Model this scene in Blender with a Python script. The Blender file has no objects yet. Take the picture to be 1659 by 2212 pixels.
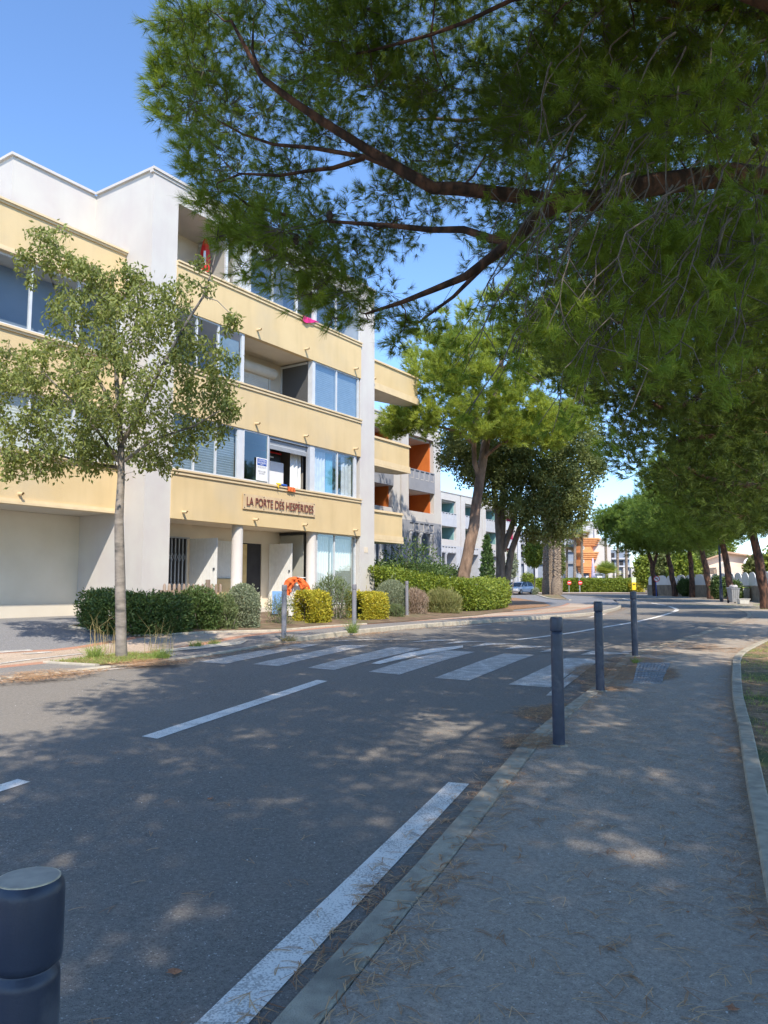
import bpy, bmesh, math
import numpy as np
from mathutils import Vector, Matrix, noise

SC = bpy.context.scene
COL = SC.collection
R = math.radians

# ------------------------------------------------------------------ camera
PITCH = R(5.64); FOC = 1661.0; CX = 829.5; CY = 1106.0; CAMH = 1.5
cd = bpy.data.cameras.new('camera'); cam = bpy.data.objects.new('camera', cd); COL.objects.link(cam)
cam.location = (0, 0, CAMH); cam.rotation_euler = (math.pi/2 + PITCH, 0, 0)
cd.sensor_fit = 'HORIZONTAL'; cd.sensor_width = 36.0; cd.lens = 36.0*FOC/1659.0
cd.clip_start = 0.05; cd.clip_end = 3000
SC.camera = cam

# ------------------------------------------------------------------ world + sun
SUN_EL = R(48.0); SUN_H = np.array([0.27, -0.963]); SUN_H /= np.linalg.norm(SUN_H)   # towards the sun
w = bpy.data.worlds.new('World'); SC.world = w; w.use_nodes = True
nt = w.node_tree; nt.nodes.clear()
sky = nt.nodes.new('ShaderNodeTexSky'); sky.sky_type = 'NISHITA'; sky.sun_disc = False
sky.sun_elevation = SUN_EL
sky.sun_rotation = math.atan2(SUN_H[0], SUN_H[1])
sky.air_density = 1.0; sky.dust_density = 0.0; sky.ozone_density = 7.2; sky.altitude = 0
bg = nt.nodes.new('ShaderNodeBackground'); bg.inputs[1].default_value = 0.15
wo = nt.nodes.new('ShaderNodeOutputWorld')
nt.links.new(sky.outputs[0], bg.inputs[0]); nt.links.new(bg.outputs[0], wo.inputs[0])
sd = bpy.data.lights.new('sun', 'SUN'); sd.energy = 3.1; sd.angle = R(0.53); sd.color = (1.0, 0.90, 0.76)
sun = bpy.data.objects.new('sun', sd); COL.objects.link(sun)
sv = Vector((SUN_H[0]*math.cos(SUN_EL), SUN_H[1]*math.cos(SUN_EL), math.sin(SUN_EL)))
sun.rotation_euler = sv.to_track_quat('Z', 'Y').to_euler(); sun.location = (10, -30, 40)
SC.view_settings.view_transform = 'Standard'; SC.view_settings.look = 'None'
SC.view_settings.gamma = 1.0; SC.view_settings.use_curve_mapping = False
SC.view_settings.exposure = 1.06
SC.render.engine = 'CYCLES'
try:
    SC.cycles.use_denoising = True; SC.cycles.max_bounces = 8; SC.cycles.diffuse_bounces = 4
    SC.cycles.transparent_max_bounces = 12; SC.cycles.caustics_reflective = False; SC.cycles.caustics_refractive = False
except Exception: pass

# ------------------------------------------------------------------ ground shape
GB = [(-60,-.40),(0,-.22),(1.4,-.19),(4,-.10),(7.35,0),(10.4,.09),(13.9,.2),(19,.27),(24,.31),(30,.345),(38,.38),
      (54,.45),(70,.6),(100,.72),(135,.85),(200,1.0),(900,1.4)]
GY = [a for a, b in GB]; GZ = [b for a, b in GB]
TH = R(33.9); SN, CN = math.sin(TH), math.cos(TH)     # the street buildings stand along this direction
def W(u, s, z=0.0): return (SN*u - CN*s, CN*u + SN*s, z)
def SS(X, Y): return -CN*X + SN*Y
def UU(X, Y): return SN*X + CN*Y
def gz(X, Y):
    r = min(1, max(0, (SS(X, Y)-13.6)/3.4)); wy = min(1, max(0, (34-Y)/6))
    return float(np.interp(Y, GY, GZ)) + .3*r*wy
def gzv(X, Y):
    X = np.asarray(X, float); Y = np.asarray(Y, float)
    return np.interp(Y, GY, GZ) + .3*np.clip((-CN*X+SN*Y-13.6)/3.4, 0, 1)*np.clip((34-Y)/6, 0, 1)
def loff(X, Y): return .03 + .09*min(1, max(0, (Y-16)/3))
def ray(x, y):
    a = (x-CX)/FOC; b = (CY-y)/FOC
    return (a, math.cos(PITCH)-b*math.sin(PITCH), math.sin(PITCH)+b*math.cos(PITCH))
def pix(x, y, Y):                       # photo sight line at depth Y -> a point of the place
    d = ray(x, y); t = Y/d[1]; return Vector((d[0]*t, Y, CAMH+d[2]*t))
def gp(x, y, off=0.0):                  # photo sight line -> the ground it meets
    d = ray(x, y); f = lambda Y: CAMH + d[2]*Y/d[1] - gz(d[0]*Y/d[1], Y) - off
    Y = .6
    while f(Y) > 0 and Y < 400: Y += .1 if Y < 60 else .5
    lo, hi = Y-.6, Y
    for _ in range(30):
        m = (lo+hi)/2
        if f(m) < 0: hi = m
        else: lo = m
    return (d[0]*hi/d[1], hi)
def proj(P):                            # arrays (n,3) -> photo x, y
    P = np.asarray(P, float); z = P[:, 2]-CAMH; Y = P[:, 1]
    f = Y*math.cos(PITCH)+z*math.sin(PITCH); u = -Y*math.sin(PITCH)+z*math.cos(PITCH)
    f = np.where(f < .1, .1, f)
    return CX+FOC*P[:, 0]/f, CY-FOC*u/f, f

# ------------------------------------------------------------------ materials
MATS = {}
def new_mat(name):
    m = bpy.data.materials.new(name); m.use_nodes = True; m.node_tree.nodes.clear(); MATS[name] = m
    return m, m.node_tree.nodes, m.node_tree.links
def c4(c): return (c[0], c[1], c[2], 1.0)
def mat(name, c1, c2=None, scale=6.0, rough=.8, bump=0.0, bscale=None, metal=0.0, spec=.5, detail=6, lo=.35, hi=.65,
        stretch=None, c3=None, scale3=.7, lo3=.5, hi3=.7, streak=0.0):
    m, N, L = new_mat(name)
    out = N.new('ShaderNodeOutputMaterial'); p = N.new('ShaderNodeBsdfPrincipled')
    p.inputs['Roughness'].default_value = rough; p.inputs['Metallic'].default_value = metal
    p.inputs['Specular IOR Level'].default_value = spec
    L.new(p.outputs[0], out.inputs[0])
    tc = N.new('ShaderNodeTexCoord'); src = tc.outputs['Object']
    if stretch:
        mp = N.new('ShaderNodeMapping'); mp.inputs['Scale'].default_value = stretch
        L.new(src, mp.inputs[0]); src = mp.outputs[0]
    if c2 is None: c2 = tuple(x*.88 for x in c1)
    nz = N.new('ShaderNodeTexNoise'); nz.inputs['Scale'].default_value = scale; nz.inputs['Detail'].default_value = detail
    L.new(src, nz.inputs['Vector'])
    cr = N.new('ShaderNodeValToRGB'); cr.color_ramp.elements[0].position = lo; cr.color_ramp.elements[1].position = hi
    cr.color_ramp.elements[0].color = c4(c2); cr.color_ramp.elements[1].color = c4(c1)
    L.new(nz.outputs[0], cr.inputs[0]); colout = cr.outputs[0]
    if c3 is not None:
        n3 = N.new('ShaderNodeTexNoise'); n3.inputs['Scale'].default_value = scale3; n3.inputs['Detail'].default_value = 5
        L.new(src, n3.inputs['Vector'])
        r3 = N.new('ShaderNodeValToRGB'); r3.color_ramp.elements[0].position = lo3; r3.color_ramp.elements[1].position = hi3
        L.new(n3.outputs[0], r3.inputs[0])
        mx = N.new('ShaderNodeMix'); mx.data_type = 'RGBA'
        L.new(r3.outputs[0], mx.inputs[0]); L.new(colout, mx.inputs[6]); mx.inputs[7].default_value = c4(c3); colout = mx.outputs[2]
    if streak:
        mp2 = N.new('ShaderNodeMapping'); mp2.inputs['Scale'].default_value = (2.2, 2.2, .3); L.new(tc.outputs['Object'], mp2.inputs[0])
        n4 = N.new('ShaderNodeTexNoise'); n4.inputs['Scale'].default_value = 1.6; n4.inputs['Detail'].default_value = 7; L.new(mp2.outputs[0], n4.inputs['Vector'])
        r4 = N.new('ShaderNodeMapRange'); r4.inputs[1].default_value = .5; r4.inputs[2].default_value = .78; r4.inputs[3].default_value = 1; r4.inputs[4].default_value = 1-streak; L.new(n4.outputs[0], r4.inputs[0])
        m4 = N.new('ShaderNodeMix'); m4.data_type = 'RGBA'; m4.blend_type = 'MULTIPLY'; m4.inputs[0].default_value = 1
        L.new(colout, m4.inputs[6]); L.new(r4.outputs[0], m4.inputs[7]); colout = m4.outputs[2]
    L.new(colout, p.inputs['Base Color'])
    if bump:
        nb = N.new('ShaderNodeTexNoise'); nb.inputs['Scale'].default_value = bscale or scale*4; nb.inputs['Detail'].default_value = 4
        L.new(src, nb.inputs['Vector'])
        b = N.new('ShaderNodeBump'); b.inputs['Strength'].default_value = bump; b.inputs['Distance'].default_value = .02
        L.new(nb.outputs[0], b.inputs['Height']); L.new(b.outputs[0], p.inputs['Normal'])
    return m
def asphalt(name, base, dark, light, warm, cell=90, wear=None, bump=.5):
    m, N, L = new_mat(name)
    out = N.new('ShaderNodeOutputMaterial'); p = N.new('ShaderNodeBsdfPrincipled'); L.new(p.outputs[0], out.inputs[0])
    p.inputs['Roughness'].default_value = .85; p.inputs['Specular IOR Level'].default_value = .35
    tc = N.new('ShaderNodeTexCoord'); src = tc.outputs['Object']
    v = N.new('ShaderNodeTexVoronoi'); v.inputs['Scale'].default_value = cell; L.new(src, v.inputs['Vector'])
    cr = N.new('ShaderNodeValToRGB'); e = cr.color_ramp.elements
    e[0].position = 0; e[0].color = c4(dark); e[1].position = .35; e[1].color = c4(base)
    e2 = e.new(.975); e2.color = c4(tuple(x*1.25 for x in base)); e3 = e.new(.99); e3.color = c4(light)
    sep = N.new('ShaderNodeSeparateColor'); L.new(v.outputs['Color'], sep.inputs[0]); L.new(sep.outputs[0], cr.inputs[0])
    n = N.new('ShaderNodeTexNoise'); n.inputs['Scale'].default_value = .3; n.inputs['Detail'].default_value = 4; L.new(src, n.inputs['Vector'])
    r2 = N.new('ShaderNodeValToRGB'); r2.color_ramp.elements[0].position = .42; r2.color_ramp.elements[1].position = .75
    L.new(n.outputs[0], r2.inputs[0])
    mx = N.new('ShaderNodeMix'); mx.data_type = 'RGBA'
    L.new(r2.outputs[0], mx.inputs[0]); L.new(cr.outputs[0], mx.inputs[6]); mx.inputs[7].default_value = c4(warm)
    n2 = N.new('ShaderNodeTexNoise'); n2.inputs['Scale'].default_value = 32; n2.inputs['Detail'].default_value = 5; L.new(src, n2.inputs['Vector'])
    mr = N.new('ShaderNodeMapRange'); mr.inputs[1].default_value = .3; mr.inputs[2].default_value = .7; mr.inputs[3].default_value = .84; mr.inputs[4].default_value = 1.16; L.new(n2.outputs[0], mr.inputs[0])
    ml = N.new('ShaderNodeMix'); ml.data_type = 'RGBA'; ml.blend_type = 'MULTIPLY'; ml.inputs[0].default_value = 1
    L.new(mx.outputs[2], ml.inputs[6]); L.new(mr.outputs[0], ml.inputs[7])
    L.new(ml.outputs[2], p.inputs['Base Color'])
    b = N.new('ShaderNodeBump'); b.inputs['Strength'].default_value = bump; b.inputs['Distance'].default_value = .006
    L.new(v.outputs['Distance'], b.inputs['Height']); L.new(b.outputs[0], p.inputs['Normal'])
    return m
def paint(name, col, under, cell=70, thr=.55, scale=5):      # worn road paint: stone showing through
    m, N, L = new_mat(name)
    out = N.new('ShaderNodeOutputMaterial'); p = N.new('ShaderNodeBsdfPrincipled'); L.new(p.outputs[0], out.inputs[0])
    p.inputs['Roughness'].default_value = .7
    tc = N.new('ShaderNodeTexCoord'); src = tc.outputs['Object']
    n = N.new('ShaderNodeTexNoise'); n.inputs['Scale'].default_value = cell; n.inputs['Detail'].default_value = 3; L.new(src, n.inputs['Vector'])
    n2 = N.new('ShaderNodeTexNoise'); n2.inputs['Scale'].default_value = scale; n2.inputs['Detail'].default_value = 6; L.new(src, n2.inputs['Vector'])
    ad = N.new('ShaderNodeMath'); ad.operation = 'MULTIPLY_ADD'; ad.inputs[1].default_value = .55
    L.new(n2.outputs[0], ad.inputs[0]); L.new(n.outputs[0], ad.inputs[2])
    r = N.new('ShaderNodeValToRGB'); r.color_ramp.elements[0].position = thr+.15; r.color_ramp.elements[1].position = thr+.32
    r.color_ramp.elements[0].color = c4(col); r.color_ramp.elements[1].color = c4(under)
    L.new(ad.outputs[0], r.inputs[0]); L.new(r.outputs[0], p.inputs['Base Color'])
    return m
def leafmat(name, dark, bright, trans=.35, transcol=None, rough=.55, attr='tint'):
    m, N, L = new_mat(name)
    out = N.new('ShaderNodeOutputMaterial'); p = N.new('ShaderNodeBsdfPrincipled'); p.inputs['Roughness'].default_value = rough
    p.inputs['Specular IOR Level'].default_value = .3
    at = N.new('ShaderNodeAttribute'); at.attribute_name = attr
    cr = N.new('ShaderNodeValToRGB'); cr.color_ramp.elements[0].color = c4(dark); cr.color_ramp.elements[1].color = c4(bright)
    L.new(at.outputs['Fac'], cr.inputs[0]); L.new(cr.outputs[0], p.inputs['Base Color'])
    t = N.new('ShaderNodeBsdfTranslucent'); mm = N.new('ShaderNodeMix'); mm.data_type = 'RGBA'; mm.inputs[0].default_value = .5
    tcx = transcol or (bright[0]*1.8, bright[1]*1.6, bright[2]*.6)
    L.new(cr.outputs[0], mm.inputs[6]); mm.inputs[7].default_value = c4(tcx); L.new(mm.outputs[2], t.inputs[0])
    ms = N.new('ShaderNodeMixShader'); ms.inputs[0].default_value = trans
    L.new(p.outputs[0], ms.inputs[1]); L.new(t.outputs[0], ms.inputs[2]); L.new(ms.outputs[0], out.inputs[0])
    return m
def glassmat(name, tint=(.75,.85,.88), refl=.18, dark=.0):
    m, N, L = new_mat(name)
    out = N.new('ShaderNodeOutputMaterial'); g = N.new('ShaderNodeBsdfGlossy'); g.inputs['Roughness'].default_value = .03
    g.inputs[0].default_value = (.8,.88,.95,1)
    t = N.new('ShaderNodeBsdfTransparent'); t.inputs[0].default_value = c4(tint)
    ms = N.new('ShaderNodeMixShader'); fr = N.new('ShaderNodeLayerWeight'); fr.inputs[0].default_value = .25
    a = N.new('ShaderNodeMath'); a.operation = 'MULTIPLY_ADD'; a.inputs[1].default_value = .22; a.inputs[2].default_value = refl; a.use_clamp = True
    L.new(fr.outputs['Fresnel'], a.inputs[0]); L.new(a.outputs[0], ms.inputs[0])
    L.new(t.outputs[0], ms.inputs[1]); L.new(g.outputs[0], ms.inputs[2]); L.new(ms.outputs[0], out.inputs[0])
    return m

# ------------------------------------------------------------------ mesh building
def link(o, parent=None):
    COL.objects.link(o)
    if parent is not None: o.parent = parent
    return o
def rootloc(p):
    v = Vector((0,0,0))
    while p is not None: v += Vector(p.location); p = p.parent
    return v
def tag(o, label=None, cat=None, group=None, kind=None):
    if label: o['label'] = label
    if cat: o['category'] = cat
    if group: o['group'] = group
    if kind: o['kind'] = kind
    return o
def thing(name, label, cat, loc=(0,0,0), group=None):
    o = bpy.data.objects.new(name, None); o.empty_display_size = .2; COL.objects.link(o); o.location = loc
    return tag(o, label, cat, group)
class MB:
    def __init__(s): s.v = []; s.f = []; s.sm = []
    def add(s, vs, fs, smooth=False):
        b = len(s.v); s.v += [tuple(v) for v in vs]; s.f += [tuple(i+b for i in f) for f in fs]; s.sm += [smooth]*len(fs); return s
    def hexa(s, p): return s.add(p, [(0,3,2,1),(4,5,6,7),(0,1,5,4),(1,2,6,5),(2,3,7,6),(3,0,4,7)])
    def box(s, x0, x1, y0, y1, z0, z1):
        return s.hexa([(x0,y0,z0),(x1,y0,z0),(x1,y1,z0),(x0,y1,z0),(x0,y0,z1),(x1,y0,z1),(x1,y1,z1),(x0,y1,z1)])
    def fb(s, u0, u1, s0, s1, z0, z1):      # box in the facade frame: along, inward, up
        return s.hexa([W(u0,s0,z0),W(u1,s0,z0),W(u1,s1,z0),W(u0,s1,z0),W(u0,s0,z1),W(u1,s0,z1),W(u1,s1,z1),W(u0,s1,z1)])
    def prism(s, poly, z0, z1):
        n = len(poly); vs = [(x,y,z0) for x,y in poly]+[(x,y,z1) for x,y in poly]
        return s.add(vs, [tuple(range(n-1,-1,-1)), tuple(range(n,2*n))]+[(i,(i+1)%n,(i+1)%n+n,i+n) for i in range(n)])
    def tube(s, pts, rad, n=8, cap=True, smooth=True, rough=0.0, rg=None):
        pts = [Vector(p) for p in pts]; m = len(pts)
        if not hasattr(rad, '__len__'): rad = [rad]*m
        up = Vector((0,0,1)); vs = []
        prev = None
        for i, p in enumerate(pts):
            t = (pts[min(i+1,m-1)]-pts[max(i-1,0)]).normalized()
            if prev is None:
                a = up if abs(t.z) < .9 else Vector((1,0,0))
                x = t.cross(a).normalized()
            else: x = (prev - t*prev.dot(t)).normalized()
            prev = x; y = t.cross(x)
            for k in range(n):
                an = 2*math.pi*k/n; vs.append(p + (x*math.cos(an)+y*math.sin(an))*rad[i]*(1+(rg.normal(0, rough) if rough else 0)))
        fs = [(i*n+k, i*n+(k+1)%n, (i+1)*n+(k+1)%n, (i+1)*n+k) for i in range(m-1) for k in range(n)]
        s.add(vs, fs, smooth)
        if cap: s.add(vs[:n], [tuple(range(n-1,-1,-1))]); s.add(vs[-n:], [tuple(range(n))])
        return s
    def lathe(s, prof, c=(0,0,0), n=24, smooth=True):
        vs = [(c[0]+r*math.cos(2*math.pi*k/n), c[1]+r*math.sin(2*math.pi*k/n), c[2]+z) for r, z in prof for k in range(n)]
        m = len(prof)
        s.add(vs, [(i*n+k, i*n+(k+1)%n, (i+1)*n+(k+1)%n, (i+1)*n+k) for i in range(m-1) for k in range(n)], smooth)
        s.add(vs[-n:], [tuple(range(n))]); s.add(vs[:n], [tuple(range(n-1,-1,-1))])
        return s
    def quad(s, a, b, c, d): return s.add([a,b,c,d], [(0,1,2,3)])
    def xf(s, fn, start=0): s.v[start:] = [tuple(fn(Vector(v))) for v in s.v[start:]]; return s
    def build(s, name, m, parent=None, bevel=0, origin=None):
        me = bpy.data.meshes.new(name)
        L0 = rootloc(parent) if parent is not None else Vector((0,0,0))
        if parent is None and origin is not None: L0 = Vector(origin)
        me.from_pydata([(v[0]-L0.x, v[1]-L0.y, v[2]-L0.z) for v in s.v], [], s.f)
        me.polygons.foreach_set('use_smooth', s.sm); me.materials.append(m); me.update()
        o = bpy.data.objects.new(name, me); link(o, parent)
        if parent is None and origin is not None: o.location = L0
        if bevel:
            b = o.modifiers.new('bevel', 'BEVEL'); b.width = bevel; b.segments = 2; b.limit_method = 'ANGLE'
        return o
def fastmesh(name, V, F, m, tint=None, parent=None, smooth=False):
    """V (n,3), F (k,3|4) arrays -> one mesh object"""
    me = bpy.data.meshes.new(name); V = np.asarray(V, np.float32); F = np.asarray(F, np.int32); k = F.shape[1]
    L0 = rootloc(parent)
    V = V - np.array(L0, np.float32)
    me.vertices.add(len(V)); me.vertices.foreach_set('co', V.ravel())
    me.loops.add(F.size); me.loops.foreach_set('vertex_index', F.ravel())
    me.polygons.add(len(F)); me.polygons.foreach_set('loop_start', np.arange(0, F.size, k, dtype=np.int32))
    try: me.polygons.foreach_set('loop_total', np.full(len(F), k, np.int32))
    except Exception: pass
    if tint is not None:
        a = me.attributes.new('tint', 'FLOAT', 'POINT'); a.data.foreach_set('value', np.asarray(tint, np.float32))
    me.update(calc_edges=True); me.materials.append(m)
    me.polygons.foreach_set('use_smooth', np.full(len(F), smooth))
    o = bpy.data.objects.new(name, me); link(o, parent); return o

def interp_poly(pts, step=.8):
    pts = [np.array(p, float) for p in pts]; out = []
    for i in range(len(pts)-1):
        p0 = pts[max(i-1,0)]; p1 = pts[i]; p2 = pts[i+1]; p3 = pts[min(i+2,len(pts)-1)]
        n = max(1, int(np.linalg.norm(p2-p1)/step))
        for k in range(n):
            t = k/n
            out.append(.5*((2*p1)+(-p0+p2)*t+(2*p0-5*p1+4*p2-p3)*t*t+(-p0+3*p1-3*p2+p3)*t**3))
    out.append(pts[-1]); return [tuple(p) for p in out]

YB = sorted(set([a for a, b in GB if -50 < a < 500]+[16,16.0,19.0]+list(np.arange(27.,35.,1.))))
SB = [13.6, 17.0]
def drape(name, poly, off, m, kind='structure', label=None, other=None):
    """a flat outline (or the strip between two lines) laid on the ground's shape"""
    bm = bmesh.new()
    if other is None:
        f = bm.faces.new([bm.verts.new((x, y, 0)) for x, y in poly])
        bmesh.ops.triangulate(bm, faces=[f], ngon_method='EAR_CLIP')
    else:
        va = [bm.verts.new((x, y, 0)) for x, y in poly]; vb = [bm.verts.new((x, y, 0)) for x, y in other]
        for i in range(len(va)-1): bm.faces.new((va[i], va[i+1], vb[i+1], vb[i]))
        poly = list(poly)+list(other)
    ys = [p[1] for p in poly]; ss = [SS(*p) for p in poly]
    for y in YB:
        if min(ys) < y < max(ys):
            bmesh.ops.bisect_plane(bm, geom=bm.verts[:]+bm.edges[:]+bm.faces[:], plane_co=(0,y,0), plane_no=(0,1,0))
    for q in SB:
        if min(ss) < q < max(ss) and min(ys) < 34:
            bmesh.ops.bisect_plane(bm, geom=bm.verts[:]+bm.edges[:]+bm.faces[:], plane_co=(-CN*q,SN*q,0), plane_no=(-CN,SN,0))
    bmesh.ops.triangulate(bm, faces=bm.faces[:])
    for v in bm.verts:
        o = off(v.co.x, v.co.y) if callable(off) else off
        v.co.z = gz(v.co.x, v.co.y)+o
    for f in bm.faces:
        if f.normal.z < 0: f.normal_flip()
    bm.normal_update()
    for f in bm.faces:
        if f.normal.z < 0: f.normal_flip()
    me = bpy.data.meshes.new(name); bm.to_mesh(me); bm.free(); me.materials.append(m)
    o = bpy.data.objects.new(name, me); link(o)
    if kind: o['kind'] = kind
    if label: o['label'] = label
    return o
def offset_line(pts, d):
    out = []
    for i, p in enumerate(pts):
        a = np.array(pts[max(i-1,0)]); b = np.array(pts[min(i+1,len(pts)-1)]); t = b-a; t = t/np.linalg.norm(t)
        out.append((p[0]+t[1]*d, p[1]-t[0]*d))       # d > 0: to the right of the line's direction
    return out
def kerb(name, pts, wd, off, m, below=.12, joint=1.0):
    """a kerb of stones: top, faces and open joints"""
    q = offset_line(pts, wd); mb = MB(); n = len(pts)
    acc = 0; seg = [0]
    i = 0
    while i < n-1:
        j = i; L = 0
        while j < n-1 and L < joint: L += math.dist(pts[j], pts[j+1]); j += 1
        P = pts[i:j+1]; Q = q[i:j+1]; g_ = .008
        def sh(a, b): 
            d = math.dist(a, b) or 1; return (a[0]+(b[0]-a[0])*g_/d, a[1]+(b[1]-a[1])*g_/d)
        P = [sh(P[0],P[1])]+list(P[1:-1])+[sh(P[-1],P[-2])]; Q = [sh(Q[0],Q[1])]+list(Q[1:-1])+[sh(Q[-1],Q[-2])]
        vs = []
        for a, b in zip(P, Q):
            oa = off(*a) if callable(off) else off; ob = off(*b) if callable(off) else off
            za = gz(*a); zb = gz(*b); c = .012; cw = c/abs(wd)
            ea = (a[0]+(b[0]-a[0])*cw, a[1]+(b[1]-a[1])*cw); eb = (b[0]-(b[0]-a[0])*cw, b[1]-(b[1]-a[1])*cw)
            vs += [(a[0],a[1],za-below),(a[0],a[1],za+oa-c),(ea[0],ea[1],za+oa),(eb[0],eb[1],zb+ob),(b[0],b[1],zb+ob-c),(b[0],b[1],zb-below)]
        k = len(P); fs = [(t*6+e, t*6+e+1, (t+1)*6+e+1, (t+1)*6+e) for t in range(k-1) for e in range(5)]
        fs += [(5,4,3,2,1,0), tuple((k-1)*6+e for e in range(6))]
        mb.add(vs, fs); i = j
    o = mb.build(name, m); o['kind'] = 'structure'; 
    bm = bmesh.new(); bm.from_mesh(o.data); bmesh.ops.recalc_face_normals(bm, faces=bm.faces[:]); bm.to_mesh(o.data); bm.free()
    return o
M_road = asphalt('road_asphalt', (.212,.191,.165), (.13,.118,.102), (.48,.46,.42), (.238,.216,.187), cell=150, bump=.6)
M_walk = asphalt('sidewalk_asphalt', (.355,.305,.248), (.2,.173,.142), (.6,.55,.48), (.4,.348,.287), cell=160, bump=.6)
M_drive = asphalt('driveway_asphalt', (.2,.198,.2), (.13,.13,.133), (.38,.38,.38), (.24,.235,.23), cell=70, bump=.3)
M_beige = asphalt('beige_paving', (.42,.33,.25), (.3,.23,.18), (.6,.52,.45), (.5,.41,.32), cell=60, bump=.2)
M_red = asphalt('red_paving', (.4,.2,.13), (.3,.15,.1), (.5,.35,.25), (.45,.27,.19), cell=60, bump=.2)
M_greypath = asphalt('grey_path', (.2,.19,.185), (.12,.115,.11), (.4,.38,.36), (.26,.24,.21), cell=70, bump=.3)
M_earth = mat('dry_earth', (.23,.16,.1), (.12,.08,.05), scale=3, rough=1, bump=.6, bscale=30, c3=(.14,.13,.06), scale3=1.2)
M_verge = mat('verge_soil', (.36,.25,.15), (.18,.12,.07), scale=9, rough=1, bump=.9, bscale=40, c3=(.09,.12,.035), scale3=1.1, lo3=.48, hi3=.6)
M_litter = mat('needle_litter_soil', (.4,.23,.12), (.2,.12,.07), scale=14, rough=1, bump=.7, bscale=60)
M_kerb = mat('kerb_concrete', (.48,.43,.33), (.34,.305,.24), scale=10, rough=.9, bump=.5, bscale=120, c3=(.13,.12,.1), scale3=2, lo3=.55, hi3=.8)
M_kerbl = mat('kerb_stone_light', (.5,.45,.36), (.38,.34,.27), scale=8, rough=.9, bump=.3, bscale=80)
M_paint = paint('road_paint', (.93,.88,.79), (.5,.46,.41), cell=90, thr=.6)
M_paintworn = paint('worn_road_paint', (.88,.84,.77), (.4,.37,.33), cell=80, thr=.46, scale=5)
M_white = mat('white_render', (.585,.565,.525), (.55,.515,.49), scale=1.3, rough=.9, bump=.25, bscale=60, streak=.045)
M_cream = mat('cream_render', (.72,.64,.52), (.66,.58,.47), scale=1.5, rough=.9, bump=.25, bscale=60)
M_creamw = mat('pale_cream_render', (.64,.59,.5), (.6,.55,.465), scale=1.2, rough=.9, bump=.2, bscale=50)
M_yellow = mat('yellow_render', (.67,.515,.285), (.62,.47,.25), scale=.9, rough=.9, bump=.3, bscale=70, c3=(.56,.45,.28), scale3=.5, lo3=.5, hi3=.75, streak=.07)
M_trim = mat('yellow_trim', (.7,.56,.35), (.64,.5,.3), scale=3, rough=.7)
M_alu = mat('white_aluminium', (.62,.64,.66), (.56,.58,.6), scale=4, rough=.4)
M_alug = mat('grey_aluminium', (.36,.39,.43), (.32,.35,.38), scale=4, rough=.4)
M_blind = mat('blue_grey_blind', (.27,.33,.39), (.23,.29,.34), scale=4, rough=.6)
M_blindw = mat('cream_roller_shutter', (.66,.64,.58), (.6,.58,.53), scale=3, rough=.6)
M_curt = mat('pale_curtain', (.66,.66,.68), (.55,.55,.58), scale=5, rough=.9)
M_curtw = mat('white_curtain', (.78,.8,.78), (.7,.73,.71), scale=5, rough=.9)
M_curtb = mat('blue_curtain', (.14,.38,.5), (.1,.3,.42), scale=5, rough=.9)
M_curty = mat('yellow_curtain', (.68,.52,.26), (.55,.4,.18), scale=5, rough=.9)
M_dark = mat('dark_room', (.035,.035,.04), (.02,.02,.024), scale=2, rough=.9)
M_roomg = mat('room_wall', (.3,.29,.27), (.25,.24,.23), scale=2, rough=.9)
M_glass = glassmat('window_glass', (.84,.9,.92), .02)
M_glassd = glassmat('dark_green_glass', (.25,.4,.33), .12)
M_frost = mat('frosted_glass', (.42,.42,.37), (.38,.38,.34), scale=2, rough=.25)
M_mesh = mat('dark_screen', (.1,.1,.1), (.07,.07,.07), scale=60, rough=.7)
M_woodw = mat('white_painted_wood', (.72,.73,.72), (.66,.67,.66), scale=6, rough=.6)
M_woodg = mat('weathered_wood', (.36,.28,.22), (.22,.16,.12), scale=8, rough=.9, stretch=(1,1,.2), bump=.3)
M_metald = mat('dark_metal', (.06,.065,.075), (.045,.05,.06), scale=8, rough=.5, metal=.3)
M_boll = mat('blue_grey_bollard_paint', (.034,.046,.078), (.025,.034,.06), scale=14, rough=.38, bump=.05, bscale=200, spec=.5, c3=(.075,.085,.11), scale3=9, lo3=.56, hi3=.7)
M_bolll = mat('grey_bollard_paint', (.23,.225,.25), (.19,.187,.21), scale=9, rough=.5)
M_lid = mat('bollard_lid', (.55,.49,.4), (.42,.37,.31), scale=30, rough=.7)
M_brass = mat('worn_bollard_rim', (.8,.7,.5), (.5,.42,.3), scale=40, rough=.5)
M_grey = mat('grey_render', (.3,.31,.34), (.26,.27,.3), scale=2, rough=.9)
M_greyl = mat('light_grey_render', (.52,.53,.56), (.47,.48,.51), scale=2, rough=.9)
M_orange = mat('orange_render', (.62,.17,.03), (.55,.14,.025), scale=1.5, rough=.9)
M_teal = mat('teal_render', (.2,.38,.38), (.17,.33,.33), scale=1.5, rough=.9)
M_magenta = mat('magenta_render', (.5,.04,.14), (.45,.03,.12), scale=2, rough=.9)
M_peach = mat('orange_tower_render', (.78,.33,.13), (.7,.28,.1), scale=2, rough=.8)
M_bluegrey = mat('blue_grey_wall', (.25,.29,.36), (.2,.24,.3), scale=1, rough=.8)
M_pink = mat('pink_render', (.72,.6,.5), (.67,.55,.45), scale=1, rough=.9)
M_tile = mat('roof_tile', (.55,.38,.27), (.42,.27,.19), scale=12, rough=.9, bump=.5)
M_bark = mat('pine_bark', (.17,.085,.055), (.055,.035,.028), scale=9, rough=1, bump=1.0, bscale=22, stretch=(1,1,.35), lo=.42, hi=.6)
M_barkg = mat('grey_twig_bark', (.2,.17,.145), (.1,.085,.075), scale=12, rough=1, bump=.5, bscale=40)
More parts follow.
